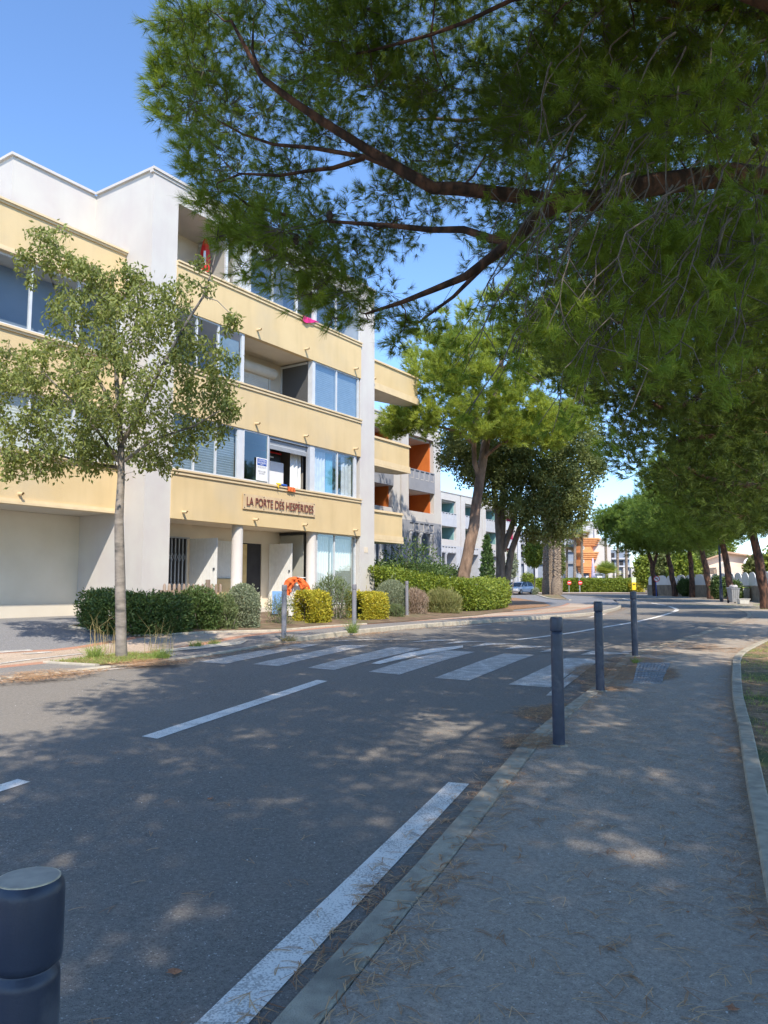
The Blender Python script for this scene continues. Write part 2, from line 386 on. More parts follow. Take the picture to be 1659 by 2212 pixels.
M_barkm = mat('sunlit_pine_bark', (.33,.22,.155), (.12,.08,.06), scale=3.5, rough=1, bump=1.0, bscale=16, stretch=(1,1,.4))
M_barks = mat('smooth_grey_bark', (.31,.27,.23), (.19,.165,.14), scale=5, rough=.9, bump=.5, bscale=30, stretch=(1,1,2.5), c3=(.05,.05,.05), scale3=1.6, lo3=.56, hi3=.66)
M_barka = mat('ash_bark', (.23,.2,.17), (.12,.105,.09), scale=6, rough=1, bump=.8, bscale=20, stretch=(1,1,.3))
M_palmb = mat('palm_bark', (.34,.27,.2), (.13,.1,.08), scale=7, rough=1, bump=1, bscale=14, stretch=(1,1,1.8))
M_ndl = leafmat('pine_needles', (.052,.092,.016), (.25,.35,.05), .46)
M_ndlb = leafmat('bright_pine_needles', (.125,.19,.03), (.4,.47,.085), .4)
M_ndlf = leafmat('far_pine_needles', (.075,.14,.03), (.26,.37,.065), .34)
M_leaf = leafmat('street_tree_leaves', (.1,.145,.045), (.36,.4,.13), .35)
M_ash = leafmat('ash_leaves', (.065,.095,.03), (.27,.31,.12), .36)
M_hedged = leafmat('dark_hedge_leaves', (.034,.075,.022), (.16,.23,.07), .22, rough=.35)
M_hedgeg = leafmat('green_hedge_leaves', (.06,.12,.02), (.33,.39,.055), .25, rough=.45)
M_hedgey = leafmat('golden_hedge_leaves', (.16,.2,.02), (.72,.6,.07), .2, rough=.5)
M_sage = leafmat('grey_green_leaves', (.11,.15,.09), (.4,.44,.3), .15)
M_olean = leafmat('oleander_leaves', (.06,.1,.04), (.25,.3,.13), .2)
M_dryb = leafmat('dry_bush_twigs', (.2,.15,.11), (.5,.38,.3), .15)
M_redg = leafmat('reddish_grass_blades', (.12,.17,.05), (.38,.35,.15), .2)
M_grass = leafmat('grass_blades', (.16,.15,.05), (.6,.48,.24), .25)
M_grassg = leafmat('green_grass_blades', (.1,.17,.035), (.38,.48,.13), .3)
M_needle = leafmat('fallen_needles', (.3,.13,.06), (.75,.5,.28), .05)
M_palm = leafmat('palm_fronds', (.1,.15,.03), (.42,.48,.12), .25)
M_palmd = leafmat('dry_palm_fronds', (.25,.17,.08), (.55,.42,.2), .2)
M_cypr = leafmat('cypress_leaves', (.03,.07,.02), (.12,.2,.06), .15)
M_red = M_red
M_textred = mat('brown_red_letters', (.17,.03,.025), (.14,.025,.02), scale=8, rough=.5)
M_signp = mat('sign_panel', (.66,.5,.3), (.58,.43,.25), scale=3, rough=.3)
M_redp = mat('red_paint', (.65,.02,.02), (.6,.018,.018), rough=.4)
M_whitep = mat('white_paint', (.8,.8,.8), (.76,.76,.76), rough=.4)
M_bluep = mat('blue_paint', (.03,.1,.42), (.025,.09,.38), rough=.4)
M_blackp = mat('black_plastic', (.015,.015,.017), (.01,.01,.012), rough=.6)
M_yellowp = mat('yellow_paint', (.85,.6,.02), (.8,.55,.02), rough=.4)
M_orangec = mat('orange_cloth', (.72,.16,.04), (.6,.12,.03), scale=6, rough=.95)
M_pinkc = mat('pink_cloth', (.7,.03,.22), (.6,.02,.18), scale=8, rough=.95)
M_plast = mat('grey_plastic', (.3,.31,.32), (.24,.25,.26), scale=6, rough=.5)
M_plastl = mat('pale_plastic', (.62,.62,.58), (.52,.52,.48), scale=6, rough=.5)
M_lime = mat('lime_plastic', (.5,.6,.12), (.45,.55,.1), rough=.5)
M_carw = mat('white_car_paint', (.78,.8,.83), (.76,.78,.81), rough=.15)
M_card = mat('dark_car_paint', (.05,.055,.065), (.045,.05,.06), rough=.15)
M_carg = mat('car_glass', (.03,.04,.055), (.02,.03,.04), rough=.05)
M_tyre = mat('tyre_rubber', (.02,.02,.022), (.015,.015,.017), rough=.9)
M_lilac = mat('lilac_cloth', (.55,.5,.68), (.5,.45,.62), rough=.9)
M_lamp = mat('lamp_post_paint', (.05,.06,.09), (.04,.05,.075), rough=.45)
M_slab = mat('grey_slab', (.3,.31,.32), (.2,.205,.21), scale=12, rough=.85, bump=.5, bscale=40)
M_tact = mat('tactile_strip', (.62,.56,.45), (.5,.45,.36), scale=9, rough=.9)
M_cone = mat('pine_cone', (.09,.06,.045), (.04,.028,.02), scale=30, rough=1)

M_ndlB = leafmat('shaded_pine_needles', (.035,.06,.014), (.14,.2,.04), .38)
M_recess = mat('recess_render', (.74,.68,.57), (.69,.63,.52), scale=1.3, rough=.9, bump=.2, bscale=50)
# ================================================================== GROUND
Lc_px = [(0,1465),(110,1453),(217,1441),(331,1430),(439,1415),(549,1398),(613,1387),(707,1376),(766,1369),(866,1358),(987,1348.5),(1142,1338),(1275,1328),(1320,1320),(1341,1313),(1340,1307)]
LC = [(-24,-14),(-15,0),(-9.3,7.0)]+[gp(x,y,.03) for x,y in Lc_px]
LC = interp_poly(LC, .9)
Rc_px = [(583,2211),(823,1944),(898,1865),(1060,1680),(1135,1594),(1196,1544),(1266,1493),(1307,1461),(1352,1415),(1382,1403),(1453,1385),(1503,1370),(1553.6,1352.5),(1599,1337),(1614,1329),(1602,1319),(1555,1310),(1488,1299),(1414,1291.6),(1384,1287.9),(1362,1285.6)]
RC = [(-3.2,-9),(-1.6,-2),(-.85,1.2)]+[gp(x,y,.02) for x,y in Rc_px]
RC = interp_poly(RC, .9)
Gc_px = [(1659,1945),(1644,1861),(1629,1776),(1614,1700),(1604,1635),(1594,1564),(1582,1504),(1581,1453),(1587,1415),(1619,1395),(1659,1379)]
GC = [(.0,-9),(.95,-2),(1.55,1.8)]+[gp(x,y,.06) for x,y in Gc_px]+[(11.0,20.6),(15.0,25),(18.3,31)]
GC = interp_poly(GC, .7)

def grid_ground():
    bm = bmesh.new()
    xs = [-900,-400,-200]+list(range(-120,-30,10))+list(range(-30,60,5))+list(range(60,140,10))+[200,400,900]
    ys = sorted(set(YB+[-60,-30,-10,6,12,170,250,400,900,2500]+list(range(60,140,10))))
    vv = [[bm.verts.new((x, y, gz(x, y)-.06)) for x in xs] for y in ys]
    for j in range(len(ys)-1):
        for i in range(len(xs)-1): bm.faces.new((vv[j][i],vv[j][i+1],vv[j+1][i+1],vv[j+1][i]))
    me = bpy.data.meshes.new('ground'); bm.to_mesh(me); bm.free(); me.materials.append(M_earth)
    o = bpy.data.objects.new('ground', me); link(o); o['kind'] = 'structure'
grid_ground()
# the road runs between the two kerbs, then opens out to the far junction
far_left = [gp(1330,1297), gp(1262,1290.5), gp(1225,1287.5)]
road_poly = LC + [tuple(p) for p in far_left] + [(16,100),(16,112),(60,112),(60,96),(40,90)] + list(reversed(RC))
drape('road', road_poly, 0.0, M_road)
# left pavement: kerb, grey strip, red band, beige path, driveway
back = [(-40,-14),(-40,45),(-6,62),(6,78),(12,96)]
left_poly = LC + [tuple(p) for p in far_left] + list(reversed(back))
LP = offset_line(LC, -.12)[:-1] + [LC[-1]] + [(p[0]-.3, p[1]+.3) for p in far_left]
KP = [LP[0]]                       # keep only the points that go on forwards, so the sheet never folds
for p in LP[1:]:
    if .35*p[0]*.3+p[1] > .35*KP[-1][0]*.3+KP[-1][1]+.02: KP.append(p)
drape('left_pavement', KP, lambda X,Y: loff(X,Y)-.012, M_drive, other=[(p[0]-55, p[1]+6) for p in KP])
i0 = 0
np_ = [p for p in LC if p[1] > 36]
drape('left_pavement', [(np_[0][0]-2.5, np_[0][1]+1.5)]+np_+[(p[0]+.0, p[1]) for p in far_left], lambda X,Y: loff(X,Y)-.018, M_drive) if False else None
def band(name, d0, d1, m, lift, rng=None):
    P = [p for p in LC if (rng is None or rng[0] < p[1] < rng[1])]
    a = offset_line(P, -d0); b = offset_line(P, -d1)
    return drape(name, a, lambda X,Y: loff(X,Y)-.012+lift, m, other=b)
band('grey_paving_strip', .15, 1.2, M_greypath, .004)
band('red_paving_band', 1.2, 1.5, M_red, .005)
band('beige_path', 1.5, 3.0, M_beige, .004)
band('red_paving_band', 3.0, 3.2, M_red, .005)
kerb('left_kerb', LC, -.14, loff, M_kerbl)
kerb('right_kerb', RC, .17, .025, M_kerb)
RWk = offset_line(RC, .176)
drape('right_sidewalk', RWk[:]+[(29,92),(40,92),(40,60),(24,40)]+list(reversed(GC)), .018, M_walk)
kerb('verge_kerb', GC, .13, .065, M_kerb)
GCo = offset_line(GC, .125)
drape('verge', GCo+[(60,40),(60,-14),(0,-14)], .04, M_verge)
# beds and islands on the left
bed = [gp(153,1360,.03), gp(198,1352,.03), (-8.6,22.0), W(13.9,17.0)[:2], W(24.9,17.0)[:2], W(30,21)[:2], (3.0,46), (8.2,47), gp(1108,1321,.1), gp(1030,1329,.12), gp(950,1335.5,.12), gp(870,1343,.12),gp(790,1348,.12), gp(700,1353,.12), gp(600,1362,.12), gp(439,1371,.06), gp(299,1378,.03)]
drape('planting_bed', bed, lambda X,Y: loff(X,Y)+.006, M_earth)
edge = [gp(198,1351.5,.03), gp(153,1360,.03), gp(225,1369,.03), gp(299,1378,.03), gp(439,1371,.06), gp(600,1362,.12), gp(700,1353,.12),gp(790,1348,.12)]
kerb('bed_edging', edge, .06, lambda X,Y: loff(X,Y)+.03, M_kerbl)
island = [gp(1108,1317,.12), gp(1150,1313,.12), gp(1190,1308.5,.12), gp(1175,1301,.12), gp(1140,1296,.12), gp(1112,1291,.12), (6.5,58), (5.0,44)]
drape('island_bed', island, lambda X,Y: loff(X,Y)+.008, M_litter)
far_walk = [gp(x,y,.12) for x,y in [(1253,1319),(1268,1309),(1270,1302),(1254,1295),(1215,1289),(1214,1285.6),(1260,1285.4),(1330,1285.2)]]+[gp(x,y,.1) for x,y in [(1262,1290),(1327,1296.5),(1338,1305),(1332,1310)]]
palm_isl = [gp(x,y,.12) for x,y in [(1158,1285.2),(1183,1293),(1229,1296.5),(1222,1293.6),(1212,1289),(1206,1284)]]
drape('palm_island', palm_isl, lambda X,Y: loff(X,Y)+.01, M_verge)
kerb('palm_island_kerb', interp_poly(palm_isl[:3], 1.2), -.2, lambda X,Y: loff(X,Y)+.06, M_kerbl)
drape('far_pavement', [(14,97),(16,113),(62,113),(62,101),(38,99),(24,97.5)], .1, M_beige)
drape('far_lawn', [(14,112.5),(14,126),(40,126),(64,122),(64,112.5)], .13, M_verge)

# ------------------------------------------------------------------ markings
def mark(pts, m=None, name='road_marking', lift=.005):
    return drape(name, [p if isinstance(p, tuple) and len(p) == 2 and abs(p[0]) < 300 and p[1] < 200 else p for p in pts], lift, m or M_paint)
def mpx(pts, m=None, lift=.005, name='road_marking'): return mark([gp(x, y, .005) for x, y in pts], m, name, lift)
ln = lambda pts, w0, w1=None: None
mpx([(306,1590.5),(339.8,1595.5),(707.8,1471),(684.5,1468.5)])
mark([(-2.94,6.35),(-2.80,6.27),(-3.86,3.7),(-4.0,3.78)])
mpx([(969,1689),(1013.4,1693.2),(536,2211),(421.6,2211)])
mark([(-.71,3.07),(-.51,3.07),(-.95,2.0),(-1.15,2.02)])
for q in ([(429,1430),(488.6,1433.8),(694,1391),(640,1391)],[(545.6,1434.7),(602.6,1438.7),(798.6,1393.6),(744,1393.6)],
          [(665,1442.3),(722,1447),(912,1401),(850,1397)],[(796,1451),(863,1457),(1026,1408),(961.5,1404.4)],
          [(938,1464.4),(1013.4,1470),(1155.5,1414.5),(1087.5,1411.5)],[(1097.6,1478.5),(1188,1485),(1279,1423),(1223.5,1421)]):
    mpx(q, M_paintworn, name='crossing_stripe')
mpx([(802,1433.5),(820,1435),(900,1415.5),(1000,1399),(1000,1394.5),(935,1401),(880,1410.5)], lift=.009)
mpx([(1179,1503),(1197,1503),(1292,1428),(1276,1424),(1225,1462)], M_paintworn, lift=.008)
for q in ([(880,1388),(933,1381.5),(1003,1382.5),(960,1384.5)],[(957,1391.5),(990,1384.5),(1058,1385.5),(1010,1388)],[(1016,1398),(1050,1388.5),(1125,1391),(1070,1393)],
          [(1087,1403),(1120,1393.8),(1202,1398.2),(1150,1399)],[(1165,1409),(1194,1400.2),(1282,1405.5),(1240,1407)],[(1254,1414.5),(1279,1406),(1367,1412.5),(1330,1414)],
          [(705,1386),(800,1379.5),(930,1381),(800,1383)]):
    mpx(q, M_paintworn, lift=.009)
def line_mark(px, wd, m=None, lift=.006):
    P = interp_poly([gp(x, y, .005) for x, y in px], 1.0); a = offset_line(P, -wd/2); b = offset_line(P, wd/2)
    return drape('road_marking', a, lift, m or M_paint, other=b)
line_mark([(1116,1382),(1221,1369),(1302.6,1355),(1362,1345.3),(1414,1334),(1449,1324)], .16)
line_mark([(1452,1322.6),(1460,1319.6),(1463,1317)], .2)
line_mark([(1461.5,1316),(1455,1312.6),(1445,1310)], .2)
line_mark([(1438,1307.8),(1420,1304.6),(1407,1302.6)], .16)
line_mark([(1395,1300.6),(1370,1297.6),(1345,1293)], .16)
line_mark([(0,1470.5),(159,1453),(240,1445.5),(315,1437.5)], .16, M_paintworn)
line_mark([(620,1386.3),(700,1378.6),(745,1375.5),(800,1377)], .14, M_paintworn)
line_mark([(940,1357.5),(1000,1353.5),(1060,1349)], .12, M_paintworn)
line_mark([(1274,1333.5),(1298,1328.5),(1308,1325.5)], .16)
# bicycle path paint on the left pavement
for q in ([(0,1406),(65,1403),(72,1405.3),(0,1410)],[(45,1411.5),(104,1407),(115,1408.5),(62,1413)],[(0,1431.5),(177,1410.5),(180,1412),(0,1434)]):
    drape('path_marking', [gp(x,y,.03) for x,y in q], .03, M_paintworn)
# tactile strip, inspection cover
tp = [gp(x,y,.03) for x,y in [(341,1409.5),(350,1402.5),(536,1387.5),(520,1394)]]
drape('tactile_strip', tp, lambda X,Y: loff(X,Y)+.004, M_tact)
def slab():
    q = [gp(x, y, .03) for x, y in [(1367,1474),(1377,1431),(1448,1431),(1428,1475)]]
    a, b, c, d = [np.array(p) for p in q]
    o = thing('inspection_cover', 'grey ribbed drain cover slab set in the sidewalk beyond the third bollard', 'drain cover', (a[0], a[1], gz(*a)))
    for i, (t0, t1) in enumerate(((0,.49),(.51,1))):
        mb = MB(); p0 = a+(b-a)*t0; p1 = a+(b-a)*t1; p2 = d+(c-d)*t1; p3 = d+(c-d)*t0
        Z = lambda p, h: (p[0], p[1], gz(*p)+h)
        mb.hexa([Z(p0,-.02),Z(p3,-.02),Z(p2,-.02),Z(p1,-.02),Z(p0,.03),Z(p3,.03),Z(p2,.03),Z(p1,.03)])
        for k in range(9):
            for j in range(5):
                r0 = (k+.15)/9; r1 = (k+.75)/9; s0 = (j+.15)/5; s1 = (j+.75)/5
                f = lambda r, s: (p0*(1-r)+p3*r)*(1-s)+(p1*(1-r)+p2*r)*s
                mb.hexa([Z(f(r0,s0),.028),Z(f(r1,s0),.028),Z(f(r1,s1),.028),Z(f(r0,s1),.028),Z(f(r0,s0),.036),Z(f(r1,s0),.036),Z(f(r1,s1),.036),Z(f(r0,s1),.036)])
        mb.build('cover_plate', M_slab, o)
slab()
# tree bed on the left
tb = [gp(x,y,.03) for x,y in [(107,1431),(216,1437),(331,1428),(372,1417),(280,1411)]]
drape('tree_bed', tb, .036, M_verge)
kerb('tree_bed_edging', [tb[4],tb[0],tb[1]], .12, .055, M_kerbl)
kerb('tree_bed_edging', [tb[4],tb[3]], -.1, .05, M_kerbl)

drape('pavement_crack', [gp(x,y,.02) for x,y in [(1478,1401.5),(1505,1400),(1535,1401.5),(1590,1400.5)]], .0235, mat('crack', (.05,.045,.04)), other=[gp(x,y,.02) for x,y in [(1478,1402.5),(1505,1401.2),(1535,1402.8),(1590,1401.3)]])
drape('drain_grate', [gp(x,y,.004) for x,y in [(1334,1413),(1349,1405.5),(1367,1406),(1356,1413)]], .006, M_slab)
# ================================================================== YELLOW APARTMENT BUILDING
S0 = 17.18
B = thing('apartment_building', 'white and yellow apartment block with balconies and glazed loggias, nearest on the left', 'building', W(19.3,18,.4))
def P_(name, m, *boxes, parent=B, bevel=0):
    mb = MB()
    for b in boxes: mb.fb(*b)
    return mb.build(name, m, parent, bevel)
ZB = [3.475, 6.55, 9.65]; ZT = [4.89, 8.0, 11.07]; ROOF = 13.5
P_('wall', M_white, (13.75,14.67,S0,30,0.2,13.44), (14.67,23.9,S0,30,12.83,13.44), (23.9,24.88,S0,30,0.2,13.44),
   (11.08,13.75,19.85,30,9.9,13.44), (2,13.75,20.05,30,3.6,9.9), (-2,11.08,23,30,9.9,13.44))
P_('recess_wall', M_recess, (2,13.749,20.05,30,0.2,3.597))
P_('roof_cornice', M_white, (13.68,24.95,S0-.07,S0+.1,13.442,13.52), (13.68,24.95,S0-.03,S0+.1,13.36,13.439), (13.68,13.80,S0+.1,19.78,13.442,13.52),
   (11.01,13.68,19.78,19.95,13.442,13.52),(11.01,11.15,19.95,26,13.442,13.52))
P_('loggia_wall', M_cream, (14.67,23.9,18.75,18.95,.6,12.83))
P_('base_wall', M_creamw, (2,13.74,19.98,20.05,.2,1.05))
# slabs / ceilings between floors
for z0, z1 in ((3.50,3.85),(6.60,6.95),(9.70,10.05)):
    P_('floor_slab', M_cream, (14.672,23.898,S0+.16,18.748,z0,z1))
P_('floor_slab', M_cream, (14.672,23.898,S0-.0,18.748,.3,.86))
for i in range(3):
    z0, z1 = ZB[i], ZT[i]
    P_('balcony_parapet', M_yellow, (14.67,23.92,S0-.03,S0+.15,z0,z1-.14))
    P_('parapet_trim', M_trim, (14.66,23.94,S0-.07,S0+.17,z1-.138,z1-.09), (14.66,23.94,S0-.05,S0+.17,z1-.088,z1-.045), (14.66,23.94,S0-.10,S0+.19,z1-.043,z1+.01))
# left wing
for z0, z1 in ((3.58,4.95),(6.5,8.05),(9.93,11.27)):
    P_('balcony_parapet', M_yellow, (2,13.748,18.3,18.5,z0+.14,z1-.12))
    P_('parapet_trim', M_trim, (2,13.747,18.25,18.52,z1-.118,z1-.06),(2,13.747,18.21,18.54,z1-.058,z1), (2,13.747,18.26,18.5,z0+.07,z0+.138),(2,13.747,18.22,18.5,z0,z0+.068))
    P_('floor_slab', M_creamw, (2,13.746,18.52,20.04,z0+.02,z0+.3))
# right wing: tapering balconies
for z0, z1, ue in ((3.44,4.79,28.65),(6.65,7.93,29.25),(9.96,11.27,30.0)):
    mb = MB(); q = [(24.882,18.3),(ue,18.3),(ue,18.95),(24.882,20.5)]
    mb.prism([W(u,s)[:2] for u, s in q], z0, z0+.3); mb.build('balcony_slab', M_cream, B)
    mb = MB(); mb.fb(24.882,ue,18.28,18.45,z0+.3,z1-.1); mb.fb(ue-.17,ue,18.45,18.95,z0+.3,z1-.1); mb.build('balcony_parapet', M_yellow, B)
    mb = MB(); mb.fb(24.883,ue+.05,18.23,18.278,z0+.0,z0+.09); mb.fb(24.883,ue+.05,18.25,18.279,z0+.1,z0+.3); mb.fb(24.883,ue+.05,18.22,18.5,z1-.098,z1-.05); mb.fb(24.883,ue+.03,18.25,18.48,z1-.048,z1)
    mb.build('parapet_trim', M_trim, B)
P_('wall', M_creamw, (24.9,25.2,20.5,24,.2,9))
# number on the pier
for k in range(3): P_('number_plate', M_cream, (24.2+.085*k,24.25+.085*k,S0-.02,S0-.001,2.86,3.07))
# drain spouts
def spout(u, z, s=S0-.03):
    mb = MB(); a = Vector(W(u, s, z)); d = Vector(W(0,-1,0)); 
    mb.tube([a-d*.02, a+d*.19+Vector((0,0,-.01))], .04, 14, cap=False); mb.tube([a+d*.19+Vector((0,0,-.01)), a-d*.02], .032, 14, cap=False)
    vs = []; o = mb.build('drain_spout', M_trim, B)
for z in (9.93,6.80,3.68):
    for u in (15.1,18.05,20.5,23.47): spout(u, z)
for z in (3.85,6.95): spout(10.8, z, 18.3)
for u, z in ((26.3,10.35),(25.9,7.05),(25.7,3.85)): spout(u, z, 18.27)

def corr(u0, u1, s, z0, z1, pitch=.075, amp=.012):       # slatted blind as real slats
    mb = MB(); n = max(2, int((z1-z0)/pitch)); h = (z1-z0)/n
    vs = []; 
    for k in range(n):
        za = z0+k*h
        for z, a in ((za,0),(za+h*.8,-amp),(za+h,0)): vs += [W(u0,s+a,z), W(u1,s+a,z)]
    fs = [(2*i,2*i+1,2*i+3,2*i+2) for i in range(3*n-1)]
    return mb.add(vs, fs)
def wavy(u0, u1, s, z0, z1, wl=.16, amp=.035, ph=0):
    mb = MB(); n = int((u1-u0)/.02); vs = []
    for i in range(n+1):
        u = u0+(u1-u0)*i/n; a = amp*math.sin(2*math.pi*(u-u0)/wl+ph+.9*math.sin(u*5))
        vs += [W(u,s+a,z0), W(u,s+a*.7,z1)]
    return mb.add(vs, [(2*i,2*i+2,2*i+3,2*i+1) for i in range(n)], True)
def window(u0, u1, z0, z1, s, bays, fr=.05, fm=None, gm=None, name='window'):
    """frame with its mullions, one pane per bay"""
    mb = MB(); fm = fm or M_alu
    mb.fb(u0,u1,s,s+.07,z0,z0+fr); mb.fb(u0,u1,s,s+.07,z1-fr,z1)
    ed = [u0]+list(bays)+[u1]
    for i, u in enumerate(ed):
        a, b = (u, u+fr) if i == 0 else ((u-fr, u) if i == len(ed)-1 else (u-fr/2, u+fr/2))
        mb.fb(a, b, s-.003, s+.073, z0+fr, z1-fr)
    o = mb.build(name, fm, B)
    for i in range(len(ed)-1):
        a = ed[i]+(fr if i == 0 else fr/2)+.002; b = ed[i+1]-(fr if i == len(ed)-2 else fr/2)-.002
        g = gm[i] if isinstance(gm, (list, tuple)) else (gm or M_glass)
        if g is not None:
            p = MB(); off = .02+.018*(i % 2); p.quad(W(b,s+off,z0+fr),W(a,s+off,z0+fr),W(a,s+off,z1-fr),W(b,s+off,z1-fr)); p.build('pane', g, o)
    return o
sw = S0+.02
# first upper floor
z0, z1 = 4.905, 6.55
w1 = window(14.67,17.34,z0,z1,sw,[15.51,16.39]); corr(14.7,17.3,sw+.16,z0+.02,z1-.02).build('blind', M_blind, w1)
for bb in ((17.345,17.535,sw-.01,sw+.14,z0,z1), (20.895,21.105,sw-.01,sw+.14,z0,z1), (23.61,23.69,sw-.005,sw+.1,z0,z1)): P_('window_post', M_alu, bb)
w2 = window(17.54,18.72,z0,z1,sw-.02,[],gm=M_glassd)
mb = MB(); mb.fb(18.725,20.89,sw,sw+.1,z1-.09,z1); mb.fb(18.725,18.80,sw,sw+.1,z0,z1-.092); mb.fb(20.80,20.89,sw,sw+.1,z0,z1-.092); fr = mb.build('window', M_alug, B)
corr(18.81,20.79,sw+.09,z1-.42,z1-.092,.11,.02).build('roller_shutter', M_alug, fr)
w3 = window(21.11,23.60,z0,z1,sw,[22.5])
wavy(21.2,22.0,sw+.2,z0,z1-.1).build('curtain', M_curt, w3); wavy(22.02,22.46,sw+.2,z0,z1-.1,.1).build('curtain', M_curtb, w3)
wavy(23.0,23.6,sw+.2,z0,z1-.1,.2).build('curtain', M_curt, w3)
wavy(20.25,20.78,sw+.35,z0,z1-.25,.2).build('curtain', M_curtw, B)
for bb in ((17.36,17.42,sw+.25,18.74,3.9,6.55), (21.0,21.06,sw+.45,18.74,3.9,6.55)): P_('room_wall', M_roomg, bb)
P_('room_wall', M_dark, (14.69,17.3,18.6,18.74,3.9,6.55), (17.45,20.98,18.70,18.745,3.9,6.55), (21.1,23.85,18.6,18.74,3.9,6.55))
# second upper floor
z0, z1 = 8.015, 9.65
w4 = window(14.67,17.46,z0,z1,sw,[15.53,16.41]); corr(16.44,17.42,sw+.14,z0,z1-.25,.04,.006).build('blind', M_blind, w4)
P_('room_wall', M_bluegrey, (14.69,17.3,18.6,18.74,7.0,9.65))
for bb in ((17.465,17.53,sw,sw+.12,z0,z1),(20.98,21.09,sw-.01,sw+.2,z0,z1)): P_('window_post', M_alu, bb)
w5 = window(21.095,23.82,z0,z1,sw,[22.42]); corr(21.1,23.8,sw+.12,z0,z1-.03,.07,.012).build('blind', M_blind, w5)
mb = MB(); mb.fb(21.0,21.05,sw+.25,18.74,z1-.08,z1); mb.fb(21.0,21.05,18.66,18.74,z0-1,z1-.082); scr = mb.build('side_screen', M_alu, B)
mb = MB(); mb.fb(21.015,21.035,sw+.2,18.65,z0-1,z1-.083); mb.build('screen_mesh', M_mesh, scr)
mb = MB(); a = Vector(W(17.7,18.62,9.24)); b_ = Vector(W(20.5,18.62,9.24)); mb.tube([a,b_],.19,20); ro = mb.build('shutter_box', M_blindw, B)
corr(17.8,20.3,18.70,7.0,9.12,.06,.01).build('roller_shutter', M_blindw, ro)
mb = MB(); mb.fb(20.31,20.39,18.66,18.745,7.0,9.1); mb.build('shutter_rail', M_blindw, ro)
# third upper floor
z0, z1 = 11.085, 12.83
w6 = window(17.7,20.05,z0,z1-.2,sw-.03,[18.8]); 
for bb in ((17.3,17.69,sw,sw+.35,z0,z1), (20.06,20.14,sw,sw+.1,z0,z1),(21.02,21.13,sw,sw+.1,z0,z1)): P_('window_post', M_alu, bb)
P_('window_header', M_alu, (17.7,20.05,sw,sw+.1,z1-.195,z1))
w7 = window(21.14,23.89,z0,z1,sw,[22.36]); P_('room_wall', M_bluegrey, (17.3,20.1,18.5,18.74,10.1,12.8)); P_('room_wall', M_bluegrey, (21.1,23.85,18.5,18.74,10.1,12.8))
P_('room_wall', M_roomg, (17.25,17.3,sw+.35,18.74,10.1,12.83))
mb = MB(); mb.fb(16.86,16.90,S0+.3,18.74,10.1,12.7); mb.build('glass_partition', M_frost, B)
mb = MB(); mb.fb(16.83,16.93,S0+.22,S0+.29,10.1,12.8); mb.fb(16.84,16.92,S0+.22,18.7,12.71,12.78); mb.build('partition_frame', M_alu, B)
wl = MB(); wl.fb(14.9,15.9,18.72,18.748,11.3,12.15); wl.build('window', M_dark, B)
# left wing windows
w8 = window(2,13.74,8.06,9.93,18.36,[5,7,9,10.91,12.3],fr=.07); P_('room_wall', M_bluegrey, (2,13.7,19.2,19.3,8.06,9.93))
w9 = window(2,13.74,4.96,6.5,18.36,[5,7,9,11.0,12.3],fr=.07); corr(2,13.7,18.5,4.96,6.5).build('blind', M_blindw, w9)
# ground floor
for u in (17.57, 21.25):
    mb = MB(); mb.lathe([(.19,.0),(.19,.06),(.178,.07),(.178,2.60),(.178,2.64)], W(u,S0+.22,.84), 28); mb.build('column', M_white, B)
z0, z1 = .9, 3.49
w10 = window(21.47,23.86,z0,z1,S0+.16,[22.53],fr=.06)
wavy(21.5,22.5,S0+.42,z0,z1-.1,.14,.03).build('curtain', M_curtw, w10); wavy(22.56,23.84,S0+.42,z0+.6,z1-.15,.14,.03).build('curtain', M_curtw, w10)
mb = MB(); mb.fb(22.58,23.83,S0+.36,S0+.37,z0,2.15); mb.build('blind', M_frost, w10)
P_('room_wall', M_roomg, (21.2,23.88,18.2,18.3,.9,3.49))
mb = MB(); mb.fb(21.08,21.12,S0+.45,18.7,.9,3.38); mb.build('glass_partition', M_frost, B)
mb = MB(); mb.fb(21.06,21.14,S0+.4,18.74,3.385,3.46); mb.build('partition_frame', M_metald, B)
# grille door
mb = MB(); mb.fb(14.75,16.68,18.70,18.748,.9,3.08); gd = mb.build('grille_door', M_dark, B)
mb = MB()
for k in range(13):
    u = 14.8+k*.148; mb.fb(u,u+.035,18.62,18.65,.95,3.03)
for k in range(12):
    u = 14.817+k*.148
    for zc in (1.55,2.45):
        for sg in (-1,1):
            mb.tube([W(u,18.61,zc-.14*sg),W(u+.148,18.61,zc+.14*sg)],.008,5)
mb.fb(14.75,16.7,18.6,18.66,3.04,3.08); mb.build('grille', M_alug, gd)
def shutter(u_h, s_h, du, ds, z0, z1, L):
    o = None; mb = MB(); n = 8; d = np.array([du,ds])/math.hypot(du,ds); nn = np.array([-d[1],d[0]])
    for k in range(n):
        a = k*L/n+.004; b = (k+1)*L/n-.004
        c = [(u_h+d[0]*t+nn[0]*q, s_h+d[1]*t+nn[1]*q) for t, q in ((a,0),(b,0),(b,.03),(a,.03))]
        mb.prism([W(*p)[:2] for p in c][::-1], z0, z1)
    o = mb.build('shutter', M_woodw, B)
    h = MB(); p = (u_h+d[0]*(L-.1)-nn[0]*.015, s_h+d[1]*(L-.1)-nn[1]*.015); P0 = W(p[0],p[1],z0+(z1-z0)*.55)
    h.box(P0[0]-.03,P0[0]+.03,P0[1]-.02,P0[1]+.02,P0[2]-.03,P0[2]+.03); h.build('latch', M_metald, o); return o
shutter(16.75,18.66,.18,-1.0,.92,3.05,1.05); shutter(20.44,18.66,.08,-1.0,.92,3.05,1.0)
mb = MB()
for k in range(7): mb.fb(17.99+k*.1,18.083+k*.1,18.69,18.72,1.82,3.06)
